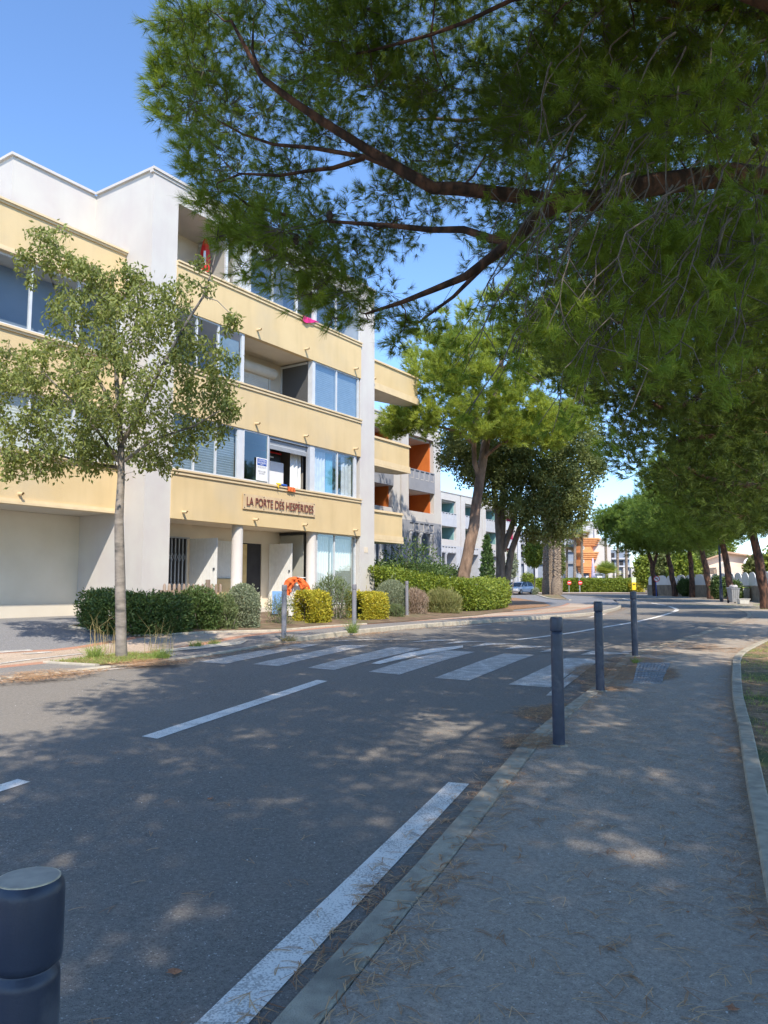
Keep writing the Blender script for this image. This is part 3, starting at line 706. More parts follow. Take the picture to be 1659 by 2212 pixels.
ws = mb.build('window_shutter', M_woodw, B)
P_('sill', M_yellow, (17.9,18.8,18.60,18.75,.9,1.79))
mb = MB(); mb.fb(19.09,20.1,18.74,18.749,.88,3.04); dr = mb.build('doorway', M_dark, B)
mb = MB(); mb.fb(19.05,19.09,18.70,18.76,.88,3.08); mb.fb(20.1,20.14,18.70,18.76,.88,3.08); mb.fb(19.09,20.1,18.70,18.76,3.042,3.08); mb.build('door_frame', M_cream, dr)
wavy(19.1,19.36,18.70,.9,3.0,.09,.015).build('curtain', M_curty, dr)

# --- things on the building
def text_mesh(body, size, depth=.0):
    cu = bpy.data.curves.new('t', 'FONT'); cu.body = body; cu.size = size; cu.align_x = 'CENTER'; cu.align_y = 'CENTER'; cu.extrude = depth; cu.offset = 0
    o = bpy.data.objects.new('t', cu); COL.objects.link(o); dg = bpy.context.evaluated_depsgraph_get(); dg.update()
    me = bpy.data.meshes.new_from_object(o.evaluated_get(dg)); COL.objects.unlink(o); bpy.data.objects.remove(o); return me
def text_on(name, body, width, height, u, s, z, m, parent, depth=.02):
    me = text_mesh(body, 1.0, 0.0)
    xs = [v.co.x for v in me.vertices]; ys = [v.co.y for v in me.vertices]
    x0, x1, y0, y1 = min(xs), max(xs), min(ys), max(ys); L0 = rootloc(parent)
    bm = bmesh.new(); bm.from_mesh(me)
    r = bmesh.ops.extrude_face_region(bm, geom=bm.faces[:]); 
    for g in r['geom']:
        if isinstance(g, bmesh.types.BMVert): g.co.z = 1.0
    for v in bm.verts:
        uu = u+((v.co.x-x0)/(x1-x0)-.5)*width; zz = z+((v.co.y-y0)/(y1-y0)-.5)*height
        ss = s-v.co.z*depth; v.co = Vector(W(uu, ss, zz))-L0
    bmesh.ops.recalc_face_normals(bm, faces=bm.faces[:])
    bm.to_mesh(me); bm.free(); me.materials.clear(); me.materials.append(m)
    o = bpy.data.objects.new(name, me); return link(o, parent)
sg = thing('building_sign', 'long pale sign reading LA PORTE DES HESPERIDES in brown red letters on the yellow parapet', 'sign', W(19.3,S0-.1,4.2))
P_('sign_panel', M_signp, (17.5,21.1,S0-.075,S0-.06,3.985,4.475), parent=sg)
for u in (17.56,18.45,19.3,20.2,21.03):
    for z in (4.03,4.43): P_('fixing', M_metald, (u-.015,u+.015,S0-.085,S0-.045,z-.015,z+.015), parent=sg)
text_on('lettering', 'LA PORTE DES HESPERIDES', 3.32, .27, 19.3, S0-.1, 4.24, M_textred, sg, .012)
rn = thing('rental_notice', 'white and blue letting notice taped inside the dark green window pane', 'notice', W(18.4,S0,5.3))
P_('notice_sheet', M_whitep, (18.12,18.64,S0-.03,S0-.02,4.97,5.72), parent=rn)
P_('notice_header', M_bluep, (18.16,18.60,S0-.034,S0-.031,5.47,5.69), parent=rn)
text_on('lettering','LOCATION',.34,.06,18.38,S0-.035,5.64,M_whitep,rn,.002); text_on('lettering','SAISONNIERE',.38,.06,18.38,S0-.035,5.56,M_whitep,rn,.002)
text_on('lettering','APPELEZ AU',.16,.025,18.38,S0-.035,5.50,M_whitep,rn,.002)
text_on('lettering','04 53 28 30 73',.40,.06,18.38,S0-.031,5.41,M_plast,rn,.002)
text_on('lettering','STUDIO AVEC CABINE\nTOUT CONFORT',.34,.12,18.38,S0-.031,5.24,M_plast,rn,.002)
# picket fence
fc = thing('picket_fence', 'weathered wooden picket fence in front of the grille door, behind the dark hedge', 'fence', W(15.4,16.9,.5))
for k in range(13):
    u = 14.3+k*.175
    if u > 16.4: break
    mb = MB(); c = W(u,16.9,0); mb.lathe([(.045,.45),(.045,1.55),(.03,1.6),(.008,1.62)], (c[0],c[1],0), 10); mb.build('picket', M_woodg, fc)
P_('fence_post', M_woodg, (15.82,15.92,16.82,16.92,.4,1.74), parent=fc); P_('rail', M_woodg, (14.2,16.5,16.96,17.0,1.36,1.44), (14.2,16.5,16.96,17.0,.7,.78), parent=fc)
# parasol, closed
pc = W(16.5,18.0); pr = thing('closed_parasol', 'folded red parasol with white stripe standing in the top loggia', 'parasol', (pc[0],pc[1],10.05))
mb = MB(); mb.lathe([(.02,10.06),(.02,11.3)], (pc[0],pc[1],0), 8); mb.build('pole', M_alu, pr)
mb = MB(); n = 20
prof = [(.06,11.2),(.12,11.5),(.145,11.85),(.135,12.15),(.09,12.45),(.035,12.66)]
vs = [(pc[0]+r*(1+.22*math.cos(5*a))*math.cos(a), pc[1]+r*(1+.22*math.cos(5*a))*math.sin(a), z) for r, z in prof for a in [2*math.pi*k/n for k in range(n)]]
mb.add(vs, [(i*n+k,i*n+(k+1)%n,(i+1)*n+(k+1)%n,(i+1)*n+k) for i in range(5) for k in range(n)], True); mb.build('canopy', M_redp, pr)
mb = MB(); mb.lathe([(.035,12.66),(.02,12.75)], (pc[0],pc[1],0), 10); mb.build('tip', M_whitep, pr)
mb = MB(); vv = []
for z, r in ((11.75,.185),(12.0,.19),(12.2,.165)):
    for a in (-.28,.12): an = math.atan2(-pc[1],-pc[0])+a; vv.append((pc[0]+r*math.cos(an), pc[1]+r*math.sin(an), z))
mb.add(vv, [(0,1,3,2),(2,3,5,4)]); mb.build('stripe', M_whitep, pr)
# cloths
def cloth(name, m, u0, u1, z_top, drop, label, cat, s=S0-.12, jag=.4, seed=1, tri=False):
    mb = MB(); rg = np.random.default_rng(seed); nu, nv = 14, 7; vs = []
    for j in range(nv+1):
        for i in range(nu+1):
            f = i/nu; u = u0+(u1-u0)*f; d = drop*(1-f*jag) if tri else drop*(1-.25*math.sin(f*9)**2*jag)
            if tri: d = drop*max(.05, 1-f)*(.6+.4*min(1,f*4)) 
            q = j/nv; z = z_top-d*max(0,(q-.25)/.75); ss = s+.2*(max(0,.25-q)/.25)-.015*math.sin(f*17+q*3)
            vs.append(W(u,ss,z+.012))
    mb.add(vs, [(j*(nu+1)+i,j*(nu+1)+i+1,(j+1)*(nu+1)+i+1,(j+1)*(nu+1)+i) for j in range(nv) for i in range(nu)], True)
    o = mb.build(name, m, None, origin=W((u0+u1)/2,s,z_top)); return tag(o, label, cat)
cloth('towel', M_pinkc, 20.25,21.15,11.085,.32,'bright pink cloth hanging over the top balcony edge under the pine branches','towel',tri=True)
cloth('cleaning_cloth', M_orangec, 19.55,19.95,4.905,.17,'orange cleaning cloth draped over the window sill above the sign','cloth',seed=3)
g_ = thing('rubber_glove', 'yellow and blue rubber gloves lying on the sill left of the orange cloth', 'gloves', W(19.2,S0-.05,4.92))
mb = MB(); mb.tube([W(19.18,S0-.08,4.94),W(19.35,S0-.08,4.93),W(19.55,S0-.06,4.93)],[.03,.045,.05],8); mb.build('cuff', M_bluep, g_)
mb = MB()
for k in range(4): mb.tube([W(19.2,S0-.09,4.945),W(19.1-.02*k,S0-.13,4.90-.012*k+.02*(k==0)),W(19.02+.03*k,S0-.14,4.93-.05*k)],[.022,.02,.012],6)
mb.tube([W(19.05,S0-.08,4.95),W(19.22,S0-.09,4.94)],[.03,.045],8); mb.build('fingers', M_yellowp, g_)
# cupboard and case in the open window
cb = tag(P_('storage_cupboard', M_whitep, (18.95,20.1,S0+.55,S0+1.2,3.9,5.83), parent=None, bevel=.01), 'tall white cupboard standing inside the open window above the sign', 'cupboard')
cs = thing('storage_case', 'black storage case with red lid lying on top of the white cupboard', 'case', W(19.5,S0+.8,5.84))
P_('case_body', M_blackp, (19.0,20.0,S0+.6,S0+1.15,5.84,6.12), parent=cs, bevel=.02); P_('case_lid', M_redp, (18.98,20.02,S0+.58,S0+1.17,6.122,6.17), parent=cs, bevel=.01)
P_('handle', M_alu, (19.4,19.6,S0+.57,S0+.598,5.95,6.0), parent=cs)
ch = thing('plastic_chair', 'white chair standing behind the top floor balcony edge', 'chair', W(16.95,17.9,10.05))
P_('backrest', M_whitep, (16.98,17.22,17.6,17.64,11.0,11.5), parent=ch, bevel=.02); P_('seat', M_whitep, (16.98,17.22,17.64,18.05,10.48,10.52), parent=ch)
for u in (16.98,17.19):
    for s in (17.62,18.02): P_('leg', M_whitep, (u,u+.03,s,s+.03,10.06,10.48), parent=ch)
# clothes rack and towel on the terrace
rk = thing('drying_rack', 'white drying rack with a blue panel below the orange towel', 'rack', W(20.4,16.5,.6))
P0 = [pix(x,y,23.6) for x,y in ((618,1250),(668,1256))]
mb = MB()
for x0, y0, x1, y1 in ((613,1340,642,1247),(672,1340,645,1247),(640,1247,660,1248),(622,1300,664,1302)):
    mb.tube([pix(x0,y0,23.6),pix(x1,y1,23.6)],.014,6)
mb.build('rack_frame', M_whitep, rk)
mb = MB(); a,b_,c,d = [pix(x,y,23.75) for x,y in ((588,1326),(616,1326),(616,1277),(588,1277))]; e = Vector((.0,.03,0)); mb.hexa([a,b_,b_+e,a+e,d,c,c+e,d+e]); mb.build('blue_panel', mat('light_blue_board',(.2,.4,.75),rough=.6), rk)
mb = MB(); a,b_,c,d = [pix(x,y,23.68) for x,y in ((622,1330),(664,1332),(655,1262),(632,1262))]; mb.hexa([a,b_,b_+e,a+e,d,c,c+e,d+e]); mb.build('white_sheet', M_whitep, rk)
mb = MB(); vs = []; nu = 16
cen = [(612,1283),(612,1268),(615,1257),(622,1249),(632,1246),(641,1246),(650,1248),(660,1255),(668,1265),(675,1283)]; inn = [(627,1286),(629,1277),(633,1268),(638,1260),(640,1258),(642,1258),(645,1264),(648,1271),(650,1278),(653,1285)]
ct = interp_poly(cen, 3.0); it = interp_poly(inn, 3.0); nk = 30
ci = [ct[int(round(k*(len(ct)-1)/nk))] for k in range(nk+1)]; ii = [it[int(round(k*(len(it)-1)/nk))] for k in range(nk+1)]; nq = 8
for k in range(nk+1):
    for q in range(nq+1):
        f = q/nq; x = ci[k][0]*(1-f)+ii[k][0]*f; y = ci[k][1]*(1-f)+ii[k][1]*f
        w1_ = noise.noise(Vector((k*.35, q*.5, 1))); w2_ = noise.noise(Vector((k*.8, q*.9, 5)))
        vs.append(pix(x+1.6*w1_, y+2.2*w1_*(1 if k in (0, nk) else .5)+(2.5*abs(w2_) if k in (0, 1, nk-1, nk) else 0), 23.5-.05*math.sin(math.pi*f)-.11*w1_-.07*w2_))
mb.add(vs, [(k*(nq+1)+q,k*(nq+1)+q+1,(k+1)*(nq+1)+q+1,(k+1)*(nq+1)+q) for k in range(nk) for q in range(nq)], True)
tag(mb.build('orange_towel', M_orangec, None, origin=tuple(vs[20])), 'orange towel draped over the white drying rack behind the bollards', 'towel')
# ================================================================== OTHER BUILDINGS
def block(name, label, s, depth, bays, L1, storey, nst, roof, accent, colz, label_mats=None, gap=.16, panel=True, upper=None):
    """white block: bays = list of (u0,u1) recessed loggias; piers fill between; arcade below"""
    o = thing(name, label, 'building', W((bays[0][0]+bays[-1][1])/2, s+2, .4))
    grey0 = L1-.62; op = L1-1.35            # white sill / grey band / top of the arcade
    ua = bays[0][0]-1.9; ub = bays[-1][1]+.95
    def P(nm, m, *bx): 
        mb = MB()
        for b in bx: mb.fb(*b)
        return mb.build(nm, m, o)
    ed = []; cur = ua
    for a, b in bays: ed.append((cur, a)); cur = b
    ed.append((cur, ub))
    wl, gr = [], []
    for a, b in ed:
        if b-a > 1.5:
            m = (a+b)/2
            segs = ((a, m-gap/2), (m+gap/2, b))
            P('joint', M_grey, (m-gap/2, m+gap/2, s+.25, s+depth, .2, roof-.01))
        else: segs = ((a, b),)
        for x, y in segs: wl.append((x, y, s, s+depth, grey0, roof)); gr.append((x, y, s, s+2.2, .2, grey0-.002))
    P('wall', M_white, *wl, *[(a, b, s, s+.25, grey0, L1) for a, b in bays], *[(a, b, s, s+depth, roof-.75, roof) for a, b in bays])
    P('arcade_wall', M_greyl if accent is not M_orange else M_grey, *gr)
    P('roof_edge', M_white, (ua-.05, ub+.05, s-.06, s+.3, roof+.002, roof+.1))
    P('inner_wall', M_greyl, (ua+.1, ub-.1, s+2.3, s+2.5, .2, grey0)) if accent is M_teal else None
    for a, b in bays:
        P('loggia_back', accent, (a, b, s+1.9, s+2.0, L1-.6, roof-.76))
        P('loggia_side', accent, (b-.12, b, s+.3, s+1.88, L1-.6, roof-.76))
        P('arcade_beam', M_greyl if accent is not M_orange else M_grey, (a, b, s, s+.3, op, grey0-.003))
        n = 5; w_ = (b-a)/n
        for k in range(nst):
            z = L1+storey*(k+1)
            if z > roof-1: break
            pb = P('balcony_panel', M_greyl if accent is not M_orange else M_grey, (a-.02, b+.02, s-.06, s+.1, z-1.38, z))
            mb = MB()
            for q in range(n):
                x0 = a+q*w_+.12; x1 = a+(q+1)*w_-.12
                mb.fb(x0, x1, s-.075, s-.062, z-.13, z-.05)
            mb.build('slot', M_metald, pb)
            mb = MB()
            for q in range(n):
                x0 = a+q*w_+.12; x1 = a+(q+1)*w_-.12
                mb.fb(x0, x1, s-.07, s-.061, z-.62, z-.58); mb.fb(x1-.02, x1+.02, s-.07, s-.0612, z-.56, z-.15)
            mb.build('moulding', M_white, pb)
            P('ceiling', M_white, (a, b, s+.102, s+1.88, z-1.38, z-1.25))
        P('ceiling', M_white, (a, b, s+.3, s+1.88, roof-.9, roof-.77)); P('loggia_floor', M_white, (a, b, s+.3, s+1.88, L1-.9, L1-.75))
        mb = MB()
        for q in range(n):
            x0 = a+q*w_+.12; x1 = a+(q+1)*w_-.12
            mb.fb(x0, x1, s-.015, s-.001, grey0-.2, grey0-.12)
        mb.build('slot', M_metald, o)
        mb = MB()
        for q in range(n):
            x0 = a+q*w_+.12; x1 = a+(q+1)*w_-.12
            mb.fb(x0, x1, s-.03, s-.0015, op+.08, op+.12); mb.fb(x1-.02, x1+.02, s-.03, s-.0016, op+.13, grey0-.2)
        mb.build('moulding', M_white, o)
        for q in colz:
            c = W(a+(b-a)*q, s+.2, 0)
            mb = MB(); mb.lathe([(.24,.2),(.24,.75),(.16,.85),(.155,op-.3),(.2,op-.25),(.2,op-.18),(.26,op-.12),(.26,op-.005)], c, 14); mb.build('column', M_greyl, o)
    return o
block('apartment_building', 'white block with orange loggias and grey panelled balconies behind the yellow balconies', 26, 5, [(33.9,35.7),(37.6,39.66),(41.54,44.75)], 6.45, 2.75, 2, 12.2, M_orange, (.12,.5,.92))
block('apartment_building', 'white block with teal loggias and grey columns, left of the leaning pine trunk', 38, 6, [(58.5,61.5),(63.6,66),(66.9,69.93),(71.92,74.9),(76.8,79.8)], 6.39, 2.72, 1, 11.15, M_teal, (.35,))
b4 = block('apartment_building', 'white block with magenta loggias behind the dark ash trunk', 50, 6, [(88,91),(93,96),(98,101),(103,106),(108,111)], 6.2, 2.75, 2, 13.5, M_magenta, (.3,.7))
# dark recessed block with glazed stair
o = thing('apartment_building', 'shaded grey and blue block with dark balconies behind the three palm trunks', 'building', pix(1165,1280,132))
def pbx(name, m, x0, x1, y0, y1, Y, d, parent, proud=0):
    a = pix(x0, y1, Y); b = pix(x1, y0, Y); mb = MB(); mb.box(a.x, b.x, Y-proud, Y+d, a.z, b.z); return mb.build(name, m, parent)
pbx('wall', M_bluegrey, 1112, 1240, 1150, 1284, 134, 6, o); 
for x in (1119,1132,1155,1176,1198,1220): pbx('pier', M_greyl, x, x+4, 1150, 1284, 134, 1, o, .6)
for y in (1170,1186,1212):
    pbx('balcony_panel', M_grey, 1112, 1240, y, y+6, 134, .5, o, .4)
for x, y in ((1123,1176),(1123,1194),(1141,1194),(1164,1176),(1164,1194),(1184,1194),(1206,1178),(1206,1194)): pbx('window', M_dark, x, x+9, y, y+9, 134, .3, o, .05)
# orange bow tower building
TY = 133.0
def ti(x, y): return I_(x, y)
def I_(x, y): return (1042.4+.19842*x, 1097.2+.19842*y)
o = thing('tower_building', 'white corner building with three flared orange balconies facing the junction', 'building', pix(1274,1266,TY+3))
def ib(name, m, x0, x1, y0, y1, Y, d, parent=None, proud=0):
    a = I_(x0, y0); b = I_(x1, y1); return pbx(name, m, a[0], b[0], a[1], b[1], Y, d, parent or o, proud)
ib('wall', M_white, 940, 1395, 395, 850, TY+3, 8); ib('wall', M_white, 1215, 1345, 330, 394, TY+3.5, 8)
ib('upper_wall', M_greyl, 1085, 1252, 148, 420, TY+5, 8); ib('upper_wall', M_white, 1222, 1262, 225, 420, TY+4.6, .39); ib('upper_wall', M_white, 960, 1084, 300, 394, TY+5, 7)
ib('roof_edge', M_white, 1080, 1257, 140, 147.5, TY+4.9, 8)
def ring(xc, wx, y0, y1, name, m, n=9, dep=.5):
    """bow: part-round slab, width wx zoom px either side"""
    a = pix(*I_(xc-wx, y1), TY+1); b = pix(*I_(xc+wx, y0), TY+1); cx = (a.x+b.x)/2; r = (b.x-a.x)/2
    q = [(cx+r*t, TY+3-.01) for t in (1,-1)][::-1]
    poly = [(cx-r, TY+2.98), (cx-r, TY+2.98-dep*r*.6)] + [(cx-r*.62, TY+2.98-r*dep*1.5), (cx+r*.62, TY+2.98-r*dep*1.5)] + [(cx+r, TY+2.98-dep*r*.6), (cx+r, TY+2.98)]
    mb = MB(); mb.prism(poly, a.z, b.z); return mb.build(name, m, o)
def flare(y0, y1, w0, w1):
    k = 4
    for i in range(k):
        f0 = i/k; f1 = (i+.78)/k
        ring(1165, w0+(w1-w0)*f0, y0+(y1-y0)*f0, y0+(y1-y0)*f1, 'balcony_tier', M_peach)
        ring(1165, w0+(w1-w0)*f0-14, y0+(y1-y0)*f1, y0+(y1-y0)*(i+1)/k, 'balcony_groove', M_peach)
flare(325, 410, 145, 95); flare(475, 560, 125, 95); flare(630, 710, 108, 88)
ring(1138, 92, 410, 475, 'shaft', M_peach); ring(1138, 92, 560, 630, 'shaft', M_peach)
for y in (420, 565):
    f = ib('window', M_whitep, 1080, 1106, y, y+32, TY-.6, .1); ib('pane', M_dark, 1086, 1100, y+6, y+26, TY-.61, .02, parent=f)
mb = MB(); c = pix(*I_(1183, 845), TY+1.4); t = pix(*I_(1183, 712), TY+1.4); mb.lathe([(.38,c.z-.3),(.38,t.z)], (c.x, c.y, 0), 14); mb.build('column', M_peach, o)
ib('ground_floor', M_bluegrey, 1020, 1345, 712, 850, TY+2.4, .55)
for x0, x1, y0 in ((1130,1170,740),(1250,1300,740),(1060,1095,740)):
    f = ib('window', M_whitep, x0, x1, y0, 845, TY+2.3, .08); ib('pane', M_dark, x0+6, x1-6, y0+30, 840, TY+2.27, .02, parent=f)
# right hand part of that street
o2 = thing('apartment_building', 'long pale blue and white block receding right of the orange bow tower', 'building', pix(1350,1270,TY+8)); o_ = o; o = o2
ib('wall', M_white, 1397, 2100, 690, 850, TY+6, 8); ib('wall', M_bluegrey, 1397, 1600, 455, 689, TY+6, 8); ib('wall', M_white, 1601, 2100, 640, 689, TY+6.5, 8)
for x in (1430,1525,1610,1700,1790,1880,1960): ib('pier', M_white, x, x+22, 690 if x < 1500 else 650, 850, TY+6, .3, proud=.7)
for x in (1490,1575,1660,1745,1830): ib('opening', M_dark, x, x+32, 725, 840, TY+5.9, .05)
for x, y in ((1395,490),(1395,575),(1490,575),(1550,500)): ib('window', M_dark, x+4, x+40, y, y+50, TY+5.9, .05)
for y in (545, 628): ib('balcony_panel', M_greyl, 1397, 1600, y, y+16, TY+6, .2, proud=.5)
# white walls far left of tower (behind palms)
# pink house on the right
hx = thing('house', 'pale pink rendered house with sloping tiled roof behind the scalloped wall', 'house', pix(1560,1290,80))
def J2(x, y): return (1316.7+.20633*x, 1124.6+.20633*y)
def hb(name, m, x0, x1, y0, y1, Y, d, parent=hx, proud=0):
    a = J2(x0, y0); b = J2(x1, y1); return pbx(name, m, a[0], b[0], a[1], b[1], Y, d, parent, proud)
mb = MB(); pts = [J2(1025,830),J2(1900,830),J2(1900,420),J2(1235,335),J2(1025,405)]
q = [pix(x,y,82) for x,y in pts]; mb.add(q+[v+Vector((v.x*7/82,7,0)) for v in q], [(0,1,2,3,4),(9,8,7,6,5)]+[(i,i+5,(i+1)%5+5,(i+1)%5) for i in range(5)]); mb.build('wall', M_pink, hx)
mb = MB(); r = [J2(1005,402),J2(1005,414),J2(1238,340),J2(1910,428),J2(1910,415),J2(1238,322)]
q = [pix(x,y,81.3) for x,y in r]; mb.add(q+[v+Vector((v.x*8.2/82,8.2,0)) for v in q], [(0,1,2,5),(5,2,3,4),(6,11,8,7),(11,10,9,8)]+[(i,(i+1)%6,(i+1)%6+6,i+6) for i in range(6)]); mb.build('roof', M_tile, hx)
f = hb('window', M_whitep, 1150, 1250, 440, 488, 82, .05, proud=.06); hb('pane', M_frost, 1170, 1220, 446, 484, 82, .04, parent=f, proud=.08)
hb('annexe', M_pink, 1130, 1540, 490, 800, 79.5, 2.4); hb('annexe', M_pink, 1030, 1128, 560, 800, 79, 3)
hb('shutter', M_woodg, 1092, 1122, 508, 610, 78.9, .05)
mb = MB(); c = pix(*J2(1490,455), 81); 
vs = [(c.x+.9*r*math.cos(a), 81-.0-.35*(1-r*r), c.z+.75*r*math.sin(a)) for r in (1,.6,.2) for a in [2*math.pi*k/16 for k in range(16)]]
mb.add(vs, [(i*16+k,i*16+(k+1)%16,(i+1)*16+(k+1)%16,(i+1)*16+k) for i in range(2) for k in range(16)], True); 
dish = mb.build('satellite_dish', M_whitep, hx); mb = MB(); mb.tube([(c.x,81,c.z),(c.x+.2,82,c.z-.2)],.06,6); mb.build('dish_arm', M_metald, dish)
# low wall with white scalloped panels along the right pavement
wpx = [(590,800),(800,806),(1000,835),(1200,862),(1500,900),(1700,925)]
wpts = []
for x, y in wpx:
    X_, Y_ = gp(*J2(x, y), .1); wpts.append((X_, Y_))
wpts = [(30.0,88),(30.6,80),(30.6,74),(29.6,66),(28.4,60),(26.9,54),(24.9,46),(22.6,38),(20.2,31)]
wpts = interp_poly(wpts, 1.0)
gw = thing('garden_wall', 'low rendered garden wall topped with white scalloped panels along the right pavement', 'wall', (wpts[0][0], wpts[0][1], .6))
wo_ = offset_line(wpts, -.2); mb = MB(); mb2 = MB()
for i in range(len(wpts)-1):
    a, b, c, d = wpts[i], wpts[i+1], wo_[i+1], wo_[i]; h0 = gz(*a); h1 = gz(*b)
    mb.hexa([(a[0],a[1],h0-.2),(b[0],b[1],h1-.2),(c[0],c[1],h1-.2),(d[0],d[1],h0-.2),(a[0],a[1],h0+1.15),(b[0],b[1],h1+1.15),(c[0],c[1],h1+1.15),(d[0],d[1],h0+1.15)])
mb.build('base_wall', M_creamw if False else mat('weathered_wall',(.34,.28,.21),(.2,.165,.125),scale=2,rough=1,bump=.4), gw)
acc = 0; cur = wpts[0]; L = [0]
for i in range(len(wpts)-1): L.append(L[-1]+math.dist(wpts[i], wpts[i+1]))
def along(t): return (float(np.interp(t, L, [p[0] for p in wpts])), float(np.interp(t, L, [p[1] for p in wpts])))
t = 0.3; PW = 2.3
while t+PW < L[-1]:
    a = along(t+.03); b = along(t+PW-.03); top = []; n = 12; h = gz(*a)+1.16
    vs = []; d = ((b[0]-a[0]), (b[1]-a[1])); ll = math.hypot(*d); nx, ny = -d[1]/ll*.05, d[0]/ll*.05
    for k in range(n+1):
        f = k/n; z = h+.62+.42*math.sqrt(max(0, 1-(2*f-1)**2)); X_ = a[0]+d[0]*f; Y_ = a[1]+d[1]*f
        vs += [(X_,Y_,h),(X_,Y_,z),(X_+nx,Y_+ny,h),(X_+nx,Y_+ny,z)]
    mb = MB(); fs = []
    for k in range(n):
        b0 = k*4; b1 = b0+4; fs += [(b0,b1,b1+1,b0+1),(b0+2,b0+3,b1+3,b1+2),(b0+1,b1+1,b1+3,b0+3),(b0,b0+2,b1+2,b1)]
    fs += [(0,1,3,2),(n*4,n*4+2,n*4+3,n*4+1)]
    mb.add(vs, fs); mb.build('scalloped_panel', M_whitep, gw); t += PW
# ================================================================== FOLIAGE
def unit(v):
    v = np.asarray(v, float); return v/np.maximum(1e-9, np.linalg.norm(v, axis=-1, keepdims=True))
def needles(rg, base, dirs, K, ln, wd, ang=(.25, .95), back=.7, tint=None):
    """K needles around each shoot: base (S,3) tip of the shoot, dirs (S,3)"""
    S = len(base); b = np.repeat(base, K, 0); d = np.repeat(dirs, K, 0)
    r = unit(rg.normal(size=(S*K, 3))); p = unit(r - d*(r*d).sum(1, keepdims=True))
    a = rg.uniform(ang[0], ang[1], (S*K, 1)); nd = unit(d*np.cos(a)+p*np.sin(a)+np.array([0,0,-.10]))
    q = rg.uniform(0, 1, (S*K, 1)); b = b - d*(q*back*ln)
    L = ln*rg.uniform(.75, 1.15, (S*K, 1)); side = unit(np.cross(nd, rg.normal(size=(S*K, 3))))*wd*.5
    mid = b+nd*L*.55
    V = np.empty((S*K, 3, 3)); V[:,0] = b-side*.8; V[:,1] = b+side*.8; V[:,2] = b+nd*L
    V[:,0] -= side*.2; V[:,1] += side*.2
    t = np.repeat(tint if tint is not None else rg.uniform(0,1,S), K)+rg.normal(0,.1,S*K)
    F = np.arange(S*K*3).reshape(-1, 3)
    return V.reshape(-1, 3), F, np.repeat(np.clip(t,0,1), 3)
def leaves(rg, pos, L, wd, droop=.6, tint=None, outward=None):
    n = len(pos); d = rg.normal(size=(n,3)); 
    if outward is not None: d = d*.7+outward
    d[:,2] -= droop; d = unit(d); s = unit(np.cross(d, rg.normal(size=(n,3)))); nrm = np.cross(d, s)
    l = L*rg.uniform(.7,1.25,(n,1)); w_ = wd*rg.uniform(.75,1.2,(n,1))
    V = np.empty((n,4,3)); V[:,0] = pos; V[:,1] = pos+d*l*.45+s*w_*.5+nrm*w_*.12; V[:,2] = pos+d*l; V[:,3] = pos+d*l*.45-s*w_*.5+nrm*w_*.12
    t = tint if tint is not None else rg.uniform(0,1,n)
    return V.reshape(-1,3), np.arange(n*4).reshape(-1,4), np.repeat(np.clip(t,0,1),4)
class Skel:
    def __init__(s): s.P = []; s.R = []; s.mb = MB()
    def limb(s, pts, r0, r1, n=9, wig=.0, rg=None, step=.35):
        q = interp_poly([tuple(p) for p in pts], step); m = len(q); pr = []
        for i, p in enumerate(q):
            p = np.array(p)
            if wig and rg is not None and 0 < i < m-1: p = p+rg.normal(0, wig, 3)
            pr.append(p)
        rr = [r0+(r1-r0)*i/(m-1) for i in range(m)]
        s.mb.tube(pr, rr, n, rough=.05 if r0 > .06 else 0, rg=rg or np.random.default_rng(1)); s.P += pr; s.R += rr; return pr
    def grow(s, rg, targets, rmax=.035, n=5, sag=.12, wig=.03, kr=.012):
        """join every target to the nearest part of the tree, near ones first, with a curved twig"""
        T = [np.array(t) for t in targets]; P = np.array(s.P); Rr = np.array(s.R)
        d0 = [np.min(np.linalg.norm(P-t, axis=1)) for t in T]
        for i in np.argsort(d0):
            t = T[i]; dd = np.linalg.norm(P-t, axis=1); j = int(np.argmin(dd)); a = P[j]; L = dd[j]
            if L < .05: continue
            r0 = min(Rr[j]*.7, rmax, .006+kr*L); m = max(3, int(L/.25)+1); pts = []
            off = rg.normal(0, wig*L, 3)
            for k in range(m+1):
                f = k/m; p = a*(1-f)+t*f+off*math.sin(f*math.pi); p[2] -= sag*L*math.sin(f*math.pi)*.5
                if 0 < k < m: p = p+rg.normal(0, .012+.01*L, 3)
                pts.append(p)
            rr = [r0+(max(.004, r0*.35)-r0)*k/m for k in range(m+1)]
            s.mb.tube(pts, rr, n if r0 > .012 else 4, cap=False)
            P = np.vstack([P, pts[1:]]); Rr = np.concatenate([Rr, rr[1:]])
        s.P = list(P); s.R = list(Rr)
def inpoly(x, y, poly):
    x = np.asarray(x); y = np.asarray(y); r = np.zeros(x.shape, bool); n = len(poly)
    for i in range(n):
        x0, y0 = poly[i]; x1, y1 = poly[(i+1)%n]
        c = ((y0 > y) != (y1 > y)) & (x < (x1-x0)*(y-y0)/((y1-y0)+1e-9)+x0); r ^= c
    return r
def tufts(rg, cen, rad, nsh, up=.35, flat=.7, treec=None):
    """shoots in each clump: positions and directions"""
    S = len(cen)*nsh; c = np.repeat(cen, nsh, 0); r = np.repeat(rad, nsh)[:, None]
    v = unit(rg.normal(size=(S,3)))*rg.uniform(.25, 1, (S,1))**.6; v[:,2] *= flat
    pos = c+v*r; d = unit(v+np.array([0,0,up])+rg.normal(0,.25,(S,3)))
    if treec is not None:
        o = unit(pos-treec); d = unit(d+o*.5)
    return pos, d, c
